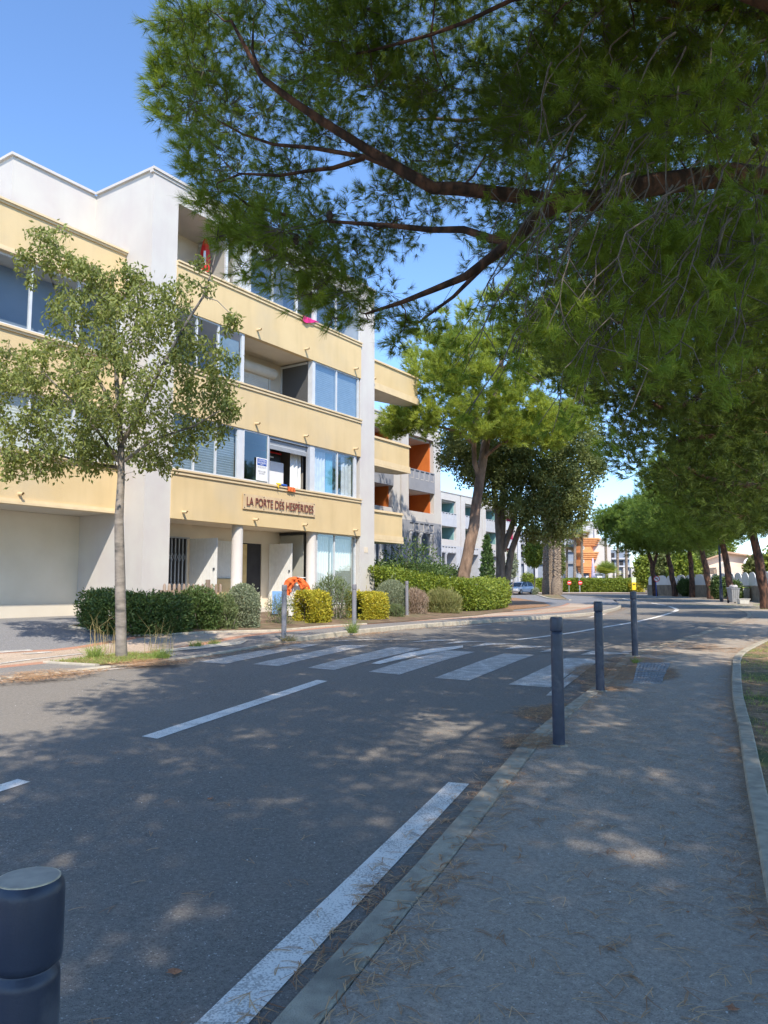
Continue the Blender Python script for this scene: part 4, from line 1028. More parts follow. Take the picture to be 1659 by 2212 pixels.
def twiglets(rg, pos, dirs, c, mb_v, wd=.006, frac=.6):
    """thin flat stems from the clump centre to its shoots (as slim triangles pairs)"""
    n = len(pos); k = rg.uniform(size=n) < frac; a = c[k]+(pos[k]-c[k])*.15; b = pos[k]
    s1 = unit(np.cross(b-a, rg.normal(size=a.shape)))*wd; s2 = unit(np.cross(b-a, s1))*wd
    V = np.stack([a-s1, a+s1, b, a-s2, a+s2, b], 1).reshape(-1,3); F = np.arange(len(V)).reshape(-1,3)
    return V, F

def add_crown(name, m, parts, parent):
    V = []; F = []; T = []; o = 0
    for v, f, t in parts: V.append(v); F.append(f+o); T.append(t); o += len(v)
    return fastmesh(name, np.vstack(V), np.vstack(F), m, np.concatenate(T), parent)

# ---------------------------------------------------------------- the big pine over the pavement
P1 = [(420,-400),(395,20),(372,120),(378,215),(395,290),(425,345),(440,410),(490,480),(545,545),(610,605),(680,655),(760,680),(830,700),(900,720),(965,660),(1040,650),(1110,700),(1180,760),(1260,820),(1380,860),(1720,900),(2400,900),(2400,-400)]
GAPS = [[(560,-400),(618,-400),(640,60),(628,130),(590,150),(572,60)], [(820,520),(1000,540),(1060,570),(1030,640),(900,680),(850,600)], [(640,300),(760,330),(830,400),(760,440),(660,400)]]
def big_pine():
    rg = np.random.default_rng(7)
    o = thing('pine_tree', 'huge pine leaning over the sidewalk, its branches filling the top of the view', 'tree', (5.9,8.8,gz(5.9,8.8)))
    sk = Skel()
    tr = sk.limb([(5.95,8.85,-.1),(5.8,8.8,1.5),(5.55,8.65,3.2),(5.2,8.5,4.8),(5.0,8.4,6.0),(5.2,8.1,7.6),(5.0,7.6,9.2)], .27, .09, 14, .01, rg)
    def L(px, r0, r1, start=None, wig=.012): 
        q = [start] if start is not None else []
        return sk.limb(q+[tuple(pix(*p)) for p in px], r0, r1, 9, wig, rg)
    L([(1659,395,8.1),(1500,383,7.8),(1400,408,7.6),(1290,430,7.5),(1204,438,7.5)], .15, .105, (5.05,8.4,5.7))
    L([(1204,438,7.5),(1130,428,7.45),(1000,405,7.4),(932,407,7.35),(867,370,7.3),(786,318,7.2),(700,262,7.1),(631,215,7.0),(567,172,6.9),(530,110,6.9),(500,45,6.8)], .085, .014)
    L([(1204,438,7.5),(1150,480,7.55),(1108,521,7.6),(1060,560,7.6),(1000,598,7.5),(932,626,7.5),(860,655,7.4),(790,678,7.3)], .08, .012)
    L([(1108,521,7.6),(1060,510,7.7),(1000,497,7.8),(932,493,7.9),(850,488,7.9),(780,478,8.0),(700,480,8.0),(620,500,8.0)], .05, .01)
    L([(867,370,7.3),(786,335,7.5),(678,320,7.6),(592,316,7.6),(530,290,7.7),(470,260,7.7)], .03, .008)
    L([(786,342,7.3),(720,362,7.2),(678,370,7.1),(597,380,7.0),(520,380,6.9),(470,395,6.9)], .026, .008)
    L([(1060,560,7.6),(980,640,7.9),(900,700,8.1)], .03, .01)
    L([(567,172,6.9),(545,110,7.2),(548,40,7.3)], .02, .008)
    L([(640,470,8.0),(540,450,7.8),(480,400,7.6)], .02, .008)
    # higher limbs
    L([(1250,-20,6.2),(1108,0,6.3),(1007,52,6.5),(932,81,6.7),(800,110,6.9),(700,130,7.1)], .045, .012, (5.2,8.1,7.8))
    L([(1659,10,6.0),(1550,-30,6.2),(1400,-80,6.4)], .09, .05, (5.1,8.3,6.9))
    sk.limb([(5.2,8.1,7.4),(3.5,6.5,8.2),(1.5,5.0,8.6),(-.5,4.0,8.6)], .09, .02, 8, .02, rg)
    sk.limb([(5.2,8.1,7.0),(4.6,5.5,7.6),(3.5,2.5,8.0),(2.0,-.5,8.2),(.5,-2.5,8.0)], .1, .02, 8, .02, rg)
    sk.limb([(5.2,8.1,7.6),(6.8,9.8,8.4),(8.2,11.5,8.6)], .08, .02, 8, .02, rg)
    sk.limb([(5.2,8.2,7.2),(3.8,10.0,8.2),(1.8,11.5,8.9),(.2,12.0,9.2)], .08, .02, 8, .02, rg)
    sk.limb([(5.1,8.2,8.0),(6.8,6.0,8.6),(8.5,4.0,8.6)], .08, .02, 8, .02, rg)
    # clumps
    cen = []
    LPX = [((1700,390),(1500,383),(1400,408),(1290,430),(1204,438),(1130,428),(1000,405),(932,407),(867,370),(786,318),(700,262),(631,215),(567,172),(530,110)),((1204,438),(1108,521),(1060,560),(1000,598),(932,626),(860,655)),((1108,521),(1000,497),(850,488),(740,470)),((786,330),(678,320),(592,316)),((786,342),(678,370),(597,380)),((1108,0),(1007,52),(932,81))]
    segs = [(np.array(q[i],float), np.array(q[i+1],float)) for q in LPX for i in range(len(q)-1)]
    def near_limb(X, Y):
        p = np.array([X, Y]); return min(np.linalg.norm(p-(a+(b-a)*min(1,max(0,np.dot(p-a,b-a)/np.dot(b-a,b-a))))) for a, b in segs)
    def keep(p):
        X, Y, f = proj(p[None]); X = X[0]; Y = Y[0]
        if p[1] < .5: return True
        if p[1] < 8.6 and near_limb(X, Y) < 88: return False
        if -250 < X < 1800 and -250 < Y < 1500:
            if not inpoly(np.array([X]), np.array([Y]), P1)[0]: return False
            for g_ in GAPS:
                if inpoly(np.array([X]), np.array([Y]), g_)[0] and rg.uniform() < .93: return False
        elif X <= -250 or (X < 420 and Y < -250): return X > 200 or Y < -600
        return True
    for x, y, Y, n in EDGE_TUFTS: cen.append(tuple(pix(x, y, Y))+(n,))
    n = 0
    while n < 1280:                         # the part in view
        x = rg.uniform(380, 1760); y = rg.uniform(-180, 860); Yd = rg.uniform(6.6, 10.5) if x < 1100 else rg.uniform(6.3, 12)
        if y > 560 and rg.uniform() < .35: continue
        p = np.array(pix(x, y, Yd))
        if p[2] < 4.3 or p[2] > 11 or not keep(p): continue
        if x < 1000 and noise.noise(Vector(p*1.25)) < -.12: continue
        cen.append(tuple(p)+(rg.uniform(.3,.52),)); n += 1
    n = 0
    while n < 3000:                         # over the camera and behind it
        p = np.array([rg.uniform(-2.3, 9), rg.uniform(-8, 7), rg.uniform(6.8, 10.6)])
        if abs((p[0]-3.2)/5.6)**4+abs((p[1]-.5)/8.5)**4 > 1 and rg.uniform() < .9: continue
        if noise.noise(Vector((p[0]*.55, p[1]*.55, 0))) < (-.3 if p[0] > 2.5 else -2): continue
        if p[0] < -.7 and p[2] > 7.7: continue
        X, Y, f = proj(p[None])
        if p[1] > .5 and -120 < X[0] < 1780 and Y[0] > -120: continue
        if p[1] > .5 and not keep(p): continue
        cen.append(tuple(p)+(rg.uniform(.35,.6),)); n += 1
    cen = np.array(cen); rad = cen[:, 3]; cen = cen[:, :3]
    sk.grow(rg, cen, sag=.2)
    # hanging bare twigs on the right
    tc = []
    hb_ = MB()
    for k in range(90):
        x = rg.uniform(1150, 1700); y = rg.uniform(300, 560) if k < 60 else rg.uniform(0, 300); a = np.array(pix(x, y, rg.uniform(5.6, 7.4)))
        L_ = rg.uniform(.6, 1.7); dx = rg.uniform(-.9, -.1); pts = [a]
        for i in range(1, 8): pts.append(a+np.array([dx*L_*i/7+rg.normal(0,.03), rg.normal(0,.04), -L_*(i/7)**1.3+rg.normal(0,.02)]))
        hb_.tube(pts, [.010-.007*i/7 for i in range(8)], 4, cap=False)
        for q in range(3):
            j = rg.integers(3, 7); b = pts[j]; e = b+np.array([rg.normal(0,.15), rg.normal(0,.15), -rg.uniform(.15,.4)]); hb_.tube([b, (b+e)/2+rg.normal(0,.03,3), e], [.005,.004,.003], 4, cap=False)
            if rg.uniform() < .35: tc.append(e)
        tc.append(pts[-1])
    hb_.build('hanging_twigs', M_barkg, o)
    sk.mb.build('trunk', M_bark, o)
    pos, d, c = tufts(rg, cen, rad, 21, up=.25, treec=np.array([4.5,8,5.0]))
    X, Y, f = proj(pos)
    young = np.zeros(len(cen)); young[:len(EDGE_TUFTS)] = .4           # light on the edge tufts, painted in as a brighter tint
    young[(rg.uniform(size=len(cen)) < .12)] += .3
    tint = np.clip(.32+.5*noise_v(cen, .9).repeat(21)+young.repeat(21)+rg.normal(0,.12,len(pos)), 0, 1)  # young also carries the light painted on the edge tufts
    vis = (pos[:,1] > 3) & (X > -100) & (X < 1760) & (Y > -150)
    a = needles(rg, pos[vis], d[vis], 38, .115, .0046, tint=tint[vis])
    b = needles(rg, pos[~vis], d[~vis], 11, .16, .02, tint=tint[~vis])
    tc = np.array(tc); d2 = unit(rg.normal(size=(len(tc)*5,3))+np.array([0,0,-.2])); e = needles(rg, np.repeat(tc,5,0)+rg.normal(0,.05,(len(tc)*5,3)), d2, 40, .12, .0058, tint=rg.uniform(.5,1,len(tc)*5))
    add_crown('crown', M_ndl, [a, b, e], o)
    V, F = twiglets(rg, pos, d, c, None, .0045); fastmesh('twigs', V, F, M_barkg, None, o)
    # cones
    for x, y, Yd in ((712,465,6.9),(640,515,6.9),(672,516,7.0),(1390,596,6.5),(1630,300,6.0)):
        mb = MB(); p = pix(x, y, Yd); mb.lathe([(.006,.05),(.022,.035),(.032,.01),(.034,-.015),(.024,-.045),(.006,-.065)], p, 9); mb.build('cone', M_cone, o)
def noise_v(P, s): return np.array([noise.noise(Vector((p[0]*s, p[1]*s, p[2]*s))) for p in P])
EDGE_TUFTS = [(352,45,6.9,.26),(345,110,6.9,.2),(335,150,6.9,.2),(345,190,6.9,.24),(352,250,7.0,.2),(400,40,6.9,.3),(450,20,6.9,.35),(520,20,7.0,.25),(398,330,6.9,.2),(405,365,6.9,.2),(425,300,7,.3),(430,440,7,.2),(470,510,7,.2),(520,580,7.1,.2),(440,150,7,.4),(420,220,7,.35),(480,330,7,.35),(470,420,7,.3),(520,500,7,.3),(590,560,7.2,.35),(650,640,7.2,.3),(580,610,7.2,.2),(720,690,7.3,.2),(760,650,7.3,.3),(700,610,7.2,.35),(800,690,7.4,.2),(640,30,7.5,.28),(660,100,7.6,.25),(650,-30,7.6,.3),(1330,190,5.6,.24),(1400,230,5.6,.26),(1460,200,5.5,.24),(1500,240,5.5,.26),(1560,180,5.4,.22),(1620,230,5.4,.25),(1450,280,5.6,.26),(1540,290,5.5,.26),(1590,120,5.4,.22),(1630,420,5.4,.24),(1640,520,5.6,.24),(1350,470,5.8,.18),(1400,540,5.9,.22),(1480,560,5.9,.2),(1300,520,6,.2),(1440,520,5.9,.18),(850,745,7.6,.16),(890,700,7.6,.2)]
big_pine()

# ---------------------------------------------------------------- generic pines (built at the origin)
def pine_mesh(seed, H, cz, rx, rz, ncl, nsh, K, ln, wd, lean=(0,0), trunk_r=.22, fork=False, clr=(.5,.8), extra=None):
    rg = np.random.default_rng(seed); sk = Skel()
    top = np.array([lean[0], lean[1], cz+rz*.3])
    sk.limb([(0,0,-.3),(lean[0]*.3,lean[1]*.3,H*.35),(lean[0]*.7,lean[1]*.7,cz-rz*.5),tuple(top)], trunk_r, trunk_r*.4, 10, .03, rg, .6)
    if fork: sk.limb([(lean[0]*.25,lean[1]*.25,H*.25),(lean[0]*.2+.5,lean[1]*.3,H*.5),(lean[0]*.3+1.2,lean[1]*.5,cz)], trunk_r*.7, trunk_r*.3, 8, .03, rg, .6)
    for k in range(9):
        a = k*2.4+rg.uniform(0,.6); z0 = cz-rz*rg.uniform(.2,.75); r = rx*rg.uniform(.5,.8)
        sk.limb([(lean[0]*.75,lean[1]*.75,z0),(lean[0]*.85+r*.5*math.cos(a),lean[1]*.85+r*.5*math.sin(a),z0+rz*.25),(lean[0]+r*math.cos(a),lean[1]+r*math.sin(a),z0+rz*rg.uniform(.3,.8))], trunk_r*.4, .03, 6, .03, rg, .6)
    if extra is not None:
        for px in (((1720,940,17),(1600,938,16.5),(1453,961,16)),((1720,800,16.5),(1560,850,16),(1428,886,15.5),(1367,840,15)),((1700,1060,16),(1560,1040,15.5),(1480,1010,15)),((1720,700,17),(1520,690,16),(1330,700,15))):
            sk.limb([(pix(*p)[0]-10.6, pix(*p)[1]-17.6, pix(*p)[2]-gz(10.6,17.6)) for p in px], .1, .03, 8, .04, rg, .5)
    cen = []
    lob = [(rg.uniform(-.6,.6)*rx, rg.uniform(-.6,.6)*rx, rg.uniform(-.35,.6)*rz, rg.uniform(.4,.6)) for _ in range(9)]
    while len(cen) < ncl:
        p = rg.uniform(-1,1,3)*np.array([rx,rx,rz])
        ok = (p[0]/rx)**2+(p[1]/rx)**2+(p[2]/rz)**2 < .62 or any(((p[0]-a)/rx)**2+((p[1]-b)/rx)**2+((p[2]-c)/rz)**2 < q*q*.6 for a,b,c,q in lob)
        q = (p[0]/rx)**2+(p[1]/rx)**2+(p[2]/rz)**2
        if not ok or (q < .25 and rg.uniform() < .7): continue
        cen.append(p+np.array([lean[0],lean[1],cz]))
    if extra is not None: cen += extra(rg)
    cen = np.array(cen); rad = rg.uniform(clr[0], clr[1], len(cen))
    sk.grow(rg, cen, sag=.15, n=5, kr=.012)
    pos, d, c = tufts(rg, cen, rad, nsh, up=.5, treec=np.array([lean[0],lean[1],cz-rz*.6]))
    tint = np.clip(.45+.5*noise_v(cen, .45).repeat(nsh)+rg.normal(0,.12,len(pos)), 0, 1)
    return sk, needles(rg, pos, d, K, ln, wd, tint=tint)
def mk_tree(name, label, sk, crown, nm, tm, group=None):
    o = thing(name, label, 'tree', (0,0,0), group); sk.mb.build('trunk', tm, o); add_crown('crown', nm, [crown], o); return o
def dup(root, loc, rz=0, scale=1, label=None, group=None):
    r = root.copy(); COL.objects.link(r); r.location = loc; r.rotation_euler = (0,0,rz); r.scale = (scale,)*3 if not hasattr(scale,'__len__') else scale
    if label: r['label'] = label
    if group: r['group'] = group
    for ch in list(root.children):
        c = ch.copy(); COL.objects.link(c); c.parent = r
        for g_ in list(ch.children):
            d = g_.copy(); COL.objects.link(d); d.parent = c
    return r
P2 = [(1130,640),(1700,560),(1740,1160),(1580,1140),(1500,1085),(1420,1050),(1350,1012),(1322,940),(1290,880),(1210,830),(1140,740)]
def low_boughs(rg):
    out = []
    while len(out) < 420:
        x = rg.uniform(1130, 1740); y = rg.uniform(600, 1140)
        if not inpoly(np.array([x]), np.array([y]), P2)[0] or (x < 1330 and rg.uniform() < .3): continue
        p = pix(x, y, rg.uniform(13.5, 20)); out.append(np.array([p.x-10.6, p.y-17.6, p.z-gz(10.6,17.6)]))
    return out
GP = 'pines along the right pavement'
sk, cr = pine_mesh(11, 9, 7.0, 6.0, 3.2, 900, 17, 24, .17, .013, lean=(-1.6,-.4), trunk_r=.24, clr=(.4,.65), extra=low_boughs)
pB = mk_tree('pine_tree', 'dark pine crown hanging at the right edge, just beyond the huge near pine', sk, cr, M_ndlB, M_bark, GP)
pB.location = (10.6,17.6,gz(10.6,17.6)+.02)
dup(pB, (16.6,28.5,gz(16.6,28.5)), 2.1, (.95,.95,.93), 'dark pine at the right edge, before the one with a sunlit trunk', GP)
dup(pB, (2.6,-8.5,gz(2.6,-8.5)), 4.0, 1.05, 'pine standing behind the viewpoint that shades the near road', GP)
sk, cr = pine_mesh(21, 9, 6.8, 5.4, 3.4, 520, 14, 14, .3, .036, lean=(-1.3,-.2), trunk_r=.29, clr=(.5,.85))
pT = mk_tree('pine_tree', 'x', sk, cr, M_ndlf, M_bark, GP)
sk, cr = pine_mesh(22, 9, 6.8, 5.2, 3.4, 460, 14, 14, .3, .036, lean=(-.9,.5), trunk_r=.26, fork=True, clr=(.5,.85))
pT2 = mk_tree('pine_tree', 'forked pine beside the no left turn sign, farthest of the right hand row', sk, cr, M_ndlf, M_bark, GP)
rowp = [(19.9,40.3,'pine with a sunlit patch on its trunk at the right edge beyond the kerb corner',0.0,.95),(24.9,55.4,'pine standing right behind the litter bins',.25,1.0),
        (27.9,66.0,'strongly leaning pine just left of the dark lamp post',-.2,1.05),(28.9,72.4,'upright pine second left of the lamp post before the white panels',.9,1.0),(29.5,78.3,'leaning pine second from the far left end of the right hand row',-.3,1.1)]
for i, (x, y, lb, rz, sc) in enumerate(rowp):
    if i == 0: pT.location = (x,y,gz(x,y)); pT['label'] = lb; pT.rotation_euler = (0,0,rz)
    else: dup(pT, (x,y,gz(x,y)), rz, sc, lb, GP)
pT2.location = (28.3,80.5,gz(28.3,80.5)); pT2.scale = (1.05,)*3
# dense far pines filling behind
# ---------------------------------------------------------------- sunlit pine on the left
def mid_pine():
    rg = np.random.default_rng(5); o = thing('pine_tree', 'tall sunlit yellow-green pine with a leaning trunk rising behind the long hedge', 'tree', (4.1,37.5,gz(4.1,37.5)))
    sk = Skel(); Yd = 37.5
    sk.limb([tuple(pix(*p)) for p in ((993,1300,Yd),(1003,1240,Yd),(1016,1170,Yd),(1028,1100,Yd),(1037,1040,Yd),(1044,990,Yd),(1055,920,Yd+.5),(1075,840,Yd+1),(1085,770,Yd+1))], .31, .12, 14, .02, rg, .7)
    sk.limb([tuple(pix(*p)) for p in ((1036,1035,Yd),(1026,1000,Yd-.2),(1024,960,Yd-.5),(1030,900,Yd-.8),(1020,820,Yd-1),(1010,760,Yd-1))], .14, .06, 9, .02, rg, .7)
    for px in (((1036,1000,37.5),(1080,960,37),(1150,930,36.5),(1210,905,36)),((1024,960,37),(980,930,37),(920,915,37),(860,905,37)),((1024,900,37),(990,850,36),(940,800,36)),((1060,880,38),(1130,830,39),(1200,800,39)),((1050,940,38),(1000,880,40),(960,830,41)),((1080,800,38),(1150,740,38),(1180,700,38))):
        sk.limb([tuple(pix(*p)) for p in px], .10, .03, 7, .03, rg, .6)
    poly = [(850,880),(818,908),(835,945),(900,935),(960,960),(1040,945),(1130,960),(1200,975),(1240,955),(1290,900),(1330,850),(1330,720),(1290,640),(1180,610),(1060,600),(960,640),(905,690),(880,740),(870,800),(905,860)]
    lobes = [(950,720,36.5,2.0),(1080,690,37,2.3),(930,810,35.5,1.5),(1000,780,34.8,1.9),(1090,800,34.8,2.1),(900,905,36.5,1.2),(970,885,34.8,1.5),(1050,900,34.4,1.6),(1130,900,34.8,1.5),(1190,930,35.5,1.2),(1200,840,36,2.1),(1260,780,37,2.2),(1180,740,36.5,2.2),(1260,880,37,1.5),(850,905,37,.9),(1030,850,40.5,2.6),(1150,800,41,3),(960,760,40,2.2),(1230,700,40,2.4),(1100,930,37,1.3)]
    cen = []
    n = 0
    while n < 720:
        x, y, Y0, r = lobes[rg.integers(len(lobes))]; c = np.array(pix(x,y,Y0)); p = c+unit(rg.normal(size=3))*r*rg.uniform(.35,1)**.5*np.array([1,1,.8])
        X, Y, f = proj(p[None])
        if not inpoly(X, Y, poly)[0]: continue
        cen.append(p); n += 1
    cen = np.array(cen); sk.grow(rg, cen, sag=.1, kr=.012); sk.mb.build('trunk', M_barkm, o)
    pos, d, c = tufts(rg, cen, rg.uniform(.35,.6,len(cen)), 17, up=.5, treec=np.array(pix(1060,900,37.5)))
    tint = np.clip(.5+.5*noise_v(cen,.5).repeat(17)+rg.normal(0,.12,len(pos)),0,1)
    add_crown('crown', M_ndlb, [needles(rg, pos, d, 20, .26, .026, tint=tint)], o)
mid_pine()

# ---------------------------------------------------------------- broadleaf trees
def broadleaf(name, label, base, limbs, lobes, poly, ncl, nleaf, L, wd, lm, tm, seed, clr=.35, droop=.5, grp=None, shell=.3, tcol=None):
    rg = np.random.default_rng(seed); o = thing(name, label, 'tree', base, grp); sk = Skel()
    for px, r0, r1 in limbs: sk.limb([tuple(pix(*p)) for p in px], r0, r1, 10, .008*r0/.1, rg, .4 if L < .1 else .8)
    cen = []; wts = np.array([l[3]**1.5 for l in lobes]); wts /= wts.sum()
    while len(cen) < ncl:
        x, y, Y0, r = lobes[rg.choice(len(lobes), p=wts)]; c = np.array(pix(x,y,Y0)); p = c+unit(rg.normal(size=3))*r*rg.uniform(shell,1)**.6
        if poly is not None:
            X, Y, f = proj(p[None])
            if not inpoly(X, Y, poly)[0]: continue
        cen.append(p)
    cen = np.array(cen); sk.grow(rg, cen, sag=.05, kr=.009, wig=.06); sk.mb.build('trunk', tm, o)
    per = nleaf//ncl; c = np.repeat(cen, per, 0); pos = c+unit(rg.normal(size=c.shape))*rg.uniform(0,1,(len(c),1))**.5*clr
    pos[:,2] -= 0
    tint = np.clip(.45+.45*noise_v(cen,.8).repeat(per)+rg.normal(0,.2,len(c)),0,1)
    V, F, T = leaves(rg, pos, L, wd, droop, tint); fastmesh('crown', V, F, lm, T, o); return o, sk
TD = 14.3
broadleaf('street_tree', 'leafy street tree with a slim grey trunk in a grassy bed by the left kerb', (pix(262,1425,TD).x, TD, gz(-4.9,TD)),
  [([(262,1432,TD),(261,1380,TD),(260,1250,TD),(259,1120,TD),(258,1030,TD),(262,960,TD),(256,880,TD),(250,800,TD),(245,720,TD)], .112, .03),
   ([(262,960,TD),(300,890,TD-.3),(345,800,TD-.5),(400,700,TD-.6),(440,640,TD-.7),(455,590,TD-.7),(465,550,TD-.7)], .045, .008),
   ([(260,1000,TD),(210,930,TD-.4),(150,860,TD-.7),(90,800,TD-.8)], .04, .01),([(258,900,TD),(200,800,TD+.3),(140,690,TD+.3),(110,600,TD+.2),(85,530,TD)], .04, .008),
   ([(256,880,TD),(280,760,TD+.3),(300,660,TD+.3),(290,600,TD+.2)], .035, .01),([(262,1000,TD),(330,950,TD-.3),(420,920,TD-.4),(470,890,TD-.3)], .035, .01),
   ([(260,1010,TD),(180,1000,TD+.4),(90,970,TD+.5),(20,930,TD+.5)], .035, .01),([(440,640,13.6),(470,650,13.5),(500,680,13.4)], .012, .006)],
  [(120,800,13.9,.75),(60,860,14.1,.75),(-10,800,14.3,.6),(200,720,14.2,.85),(290,720,14.3,.8),(360,720,13.9,.65),(420,780,14.2,.6),(250,830,13.6,.9),(150,920,13.7,.7),(350,880,13.9,.75),(440,880,14.3,.6),(470,830,14.1,.35),(60,950,14.2,.55),(230,640,14.3,.45),(150,660,14.4,.45),(320,640,14.2,.35),(380,640,14.2,.3),(120,560,14.3,.34),(90,510,14.2,.22),(160,570,14.2,.26),(200,600,14.2,.3),(60,560,14.3,.2),(280,600,14.3,.3),(130,500,14.3,.12),(60,600,14.3,.15),(440,620,13.6,.14),(500,700,13.5,.16),(440,570,13.5,.12),(400,600,13.7,.1),(250,940,14.8,.8),(100,1000,14.3,.38),(200,990,14.0,.35),(320,985,14.2,.3),(400,960,14.2,.3),(460,940,14.2,.25),(500,880,14.0,.18),(500,780,14.0,.12),(30,1010,14.2,.3),(290,600,14.3,.2),(360,990,14.3,.25)],
  None, 1700, 27000, .1, .046, M_leaf, M_barks, 3, clr=.16, droop=.95)
AY = 44.0
broadleaf('ash_tree', 'dark broad leafed tree with several upright stems behind the sunlit pine', (pix(1085,1300,AY).x, AY, gz(6.7,AY)),
  [([(1080,1305,AY),(1081,1240,AY),(1080,1170,AY),(1074,1110,AY),(1068,1060,AY),(1062,1000,AY)], .33, .1),([(1092,1305,AY),(1096,1240,AY),(1105,1190,AY),(1122,1140,AY),(1150,1090,AY),(1190,1040,AY)], .26, .08),
   ([(1082,1180,AY),(1088,1120,AY),(1086,1050,AY),(1090,990,AY)], .2, .07),([(1086,1190,AY),(1104,1140,AY),(1120,1080,AY),(1140,1010,AY)], .2, .06)],
  [(1010,980,43,2.2),(960,985,43,1.3),(1000,1040,44,1.1),(1100,960,43,2.6),(1180,960,43,2.6),(1240,980,44,2.0),(1130,1050,43,2.3),(1210,1060,43,2.1),(1260,1060,43,1.3),(1170,1120,43,1.5),(1230,1120,43,1.2),(1130,1130,43,1.0),(1090,1030,44,2),(1250,920,45,1.8),(1050,940,45,2.2),(1280,1000,44,.8),(1190,1155,43,.7)],
  [(945,960),(950,1005),(985,1010),(1000,1060),(1035,1040),(1045,1095),(1060,1110),(1120,1110),(1118,1150),(1150,1170),(1210,1172),(1250,1140),(1276,1110),(1272,1070),(1300,1040),(1302,960),(1290,900),(1200,860),(1050,880),(960,930)],
  700, 63000, .18, .1, M_ash, M_barka, 9, clr=.55, droop=.4)
# small tree and shrubs far left-centre
def far_tree(name, label, x, ybase, ytop, wpx, Y, lm, seed, n=1500, L=.5, wd=.35, trunk=True, grp=None, low=.35):
    n = int(n*3.2); L *= .5; wd *= .5
    rg = np.random.default_rng(seed); b = pix(x, ybase, Y); t = pix(x, ytop, Y); r = wpx/FOC*Y*.5; zb = gz(b.x, Y)
    o = thing(name, label, 'tree' if trunk else 'shrub', (b.x, Y, zb), grp); H = t.z-zb
    sk = Skel(); sk.limb([(b.x,Y,zb-.1),(b.x+.1,Y,zb+H*.4),(b.x,Y,zb+H*.8)], max(.06,r*.07), .04, 7)
    c = np.array([b.x, Y, zb+H*(low+1)/2]); q = unit(rg.normal(size=(n//12,3)))*rg.uniform(.3,1,(n//12,1))**.5*np.array([r,r,H*(1-low)/2])+c
    sk.grow(rg, q[::4], sag=.05); sk.mb.build('trunk', M_barka, o)
    qq = np.repeat(q,12,0)+rg.normal(0,r*.12,(len(q)*12,3)); V,F,T = leaves(rg, qq, L, wd, .2, np.clip(.5+.4*noise_v(q,.9).repeat(12)+rg.normal(0,.2,len(qq)),0,1)); fastmesh('crown', V, F, lm, T, o); return o
far_tree('street_tree','small light green tree between the ash trunk and the palm trunks',1154,1284,1166,40,90,M_hedgeg,31,1600,.5,.35,low=.5)
far_tree('street_tree','small dusty green tree right of the three palm trunks',1214,1283,1180,16,100,M_ash,32,700,.5,.35)
far_tree('shrub','round green shrub right of the white parked car',1141,1283,1236,32,101,M_hedgeg,33,1100,.4,.25,False,low=.05)
far_tree('shrub','pale dry shrub at the foot of the three palm trunks',1157,1284,1268,14,84,M_sage,34,300,.3,.15,False,low=.0)
far_tree('olive_tree','small grey green tree behind the dark ash trunk',1106,1240,1186,26,80,M_sage,35,700,.35,.2)
# thuja
def cypress(x, yb, yt, wpx, Y, label, seed, nm='cypress_tree', lm=None):
    rg = np.random.default_rng(seed); b = pix(x, yb, Y); t = pix(x, yt, Y); zb = gz(b.x, Y); H = t.z-zb; r = wpx/FOC*Y*.5
    o = thing(nm, label, 'tree', (b.x,Y,zb)); mb = MB(); mb.tube([(b.x,Y,zb-.1),(b.x,Y,zb+H*.9)],[.1,.03],6); mb.build('trunk', M_barka, o)
    n = 2600; z = rg.uniform(.0,1,n); a = rg.uniform(0,6.28,n); rr = r*np.clip(1.15-z**2.2*1.05,.08,1)*rg.uniform(.7,1.05,n)
    pos = np.stack([b.x+rr*np.cos(a), Y+rr*np.sin(a), zb+z*H],1); V,F,T = leaves(rg,pos,.3,.12,-1.4,None); fastmesh('crown',V,F,lm or M_cypr,T,o)
cypress(1053,1262,1160,30,60,'narrow green cypress between the leaning pine trunk and the ash',41)
cypress(1452,1280,1220,16,110,'bright green cypress behind the low wall between the far pine trunks',42,lm=M_hedgeg)
# mass of trees behind the right wall
for k,(x,yt,w_,Y,lb) in enumerate([(1400,1195,55,108,'leafy grey green tree behind the no left turn sign'),(1440,1185,60,100,'leafy tree behind the far pine trunks, left of the bright cypress'),(1480,1190,60,96,'leafy tree right of the bright cypress behind the wall'),(1520,1175,60,98,'leafy tree left of the pink house'),(1560,1158,70,110,'tall light green tree above the pink house roof'),(1640,1200,50,74,'green tree right of the pink house'),(1700,1170,80,70,'green tree beyond the right edge of the view')]):
    far_tree('garden_tree', lb, x, 1288, yt, w_, Y, M_ash if k % 2 else M_hedgeg, 50+k, 1800, .7, .5, grp='garden trees behind the right wall', low=.15)
for k,(x,yt,w_,Y,lb) in enumerate([(1481,1248,32,78,'dark rounded shrub beside the low wall between the pine trunks'),(1552,1243,30,64,'dark bush growing over the wall left of the lamp post'),(1575,1240,20,66,'dark bush with yellow fronds right of the lamp post'),(1590,1253,24,60,'dark creeper on the wall behind the litter bins')]):
    far_tree('shrub', lb, x, 1293 if k == 0 else 1290, yt, w_, Y, M_hedged, 60+k, 1000, .35, .22, False, low=.0)

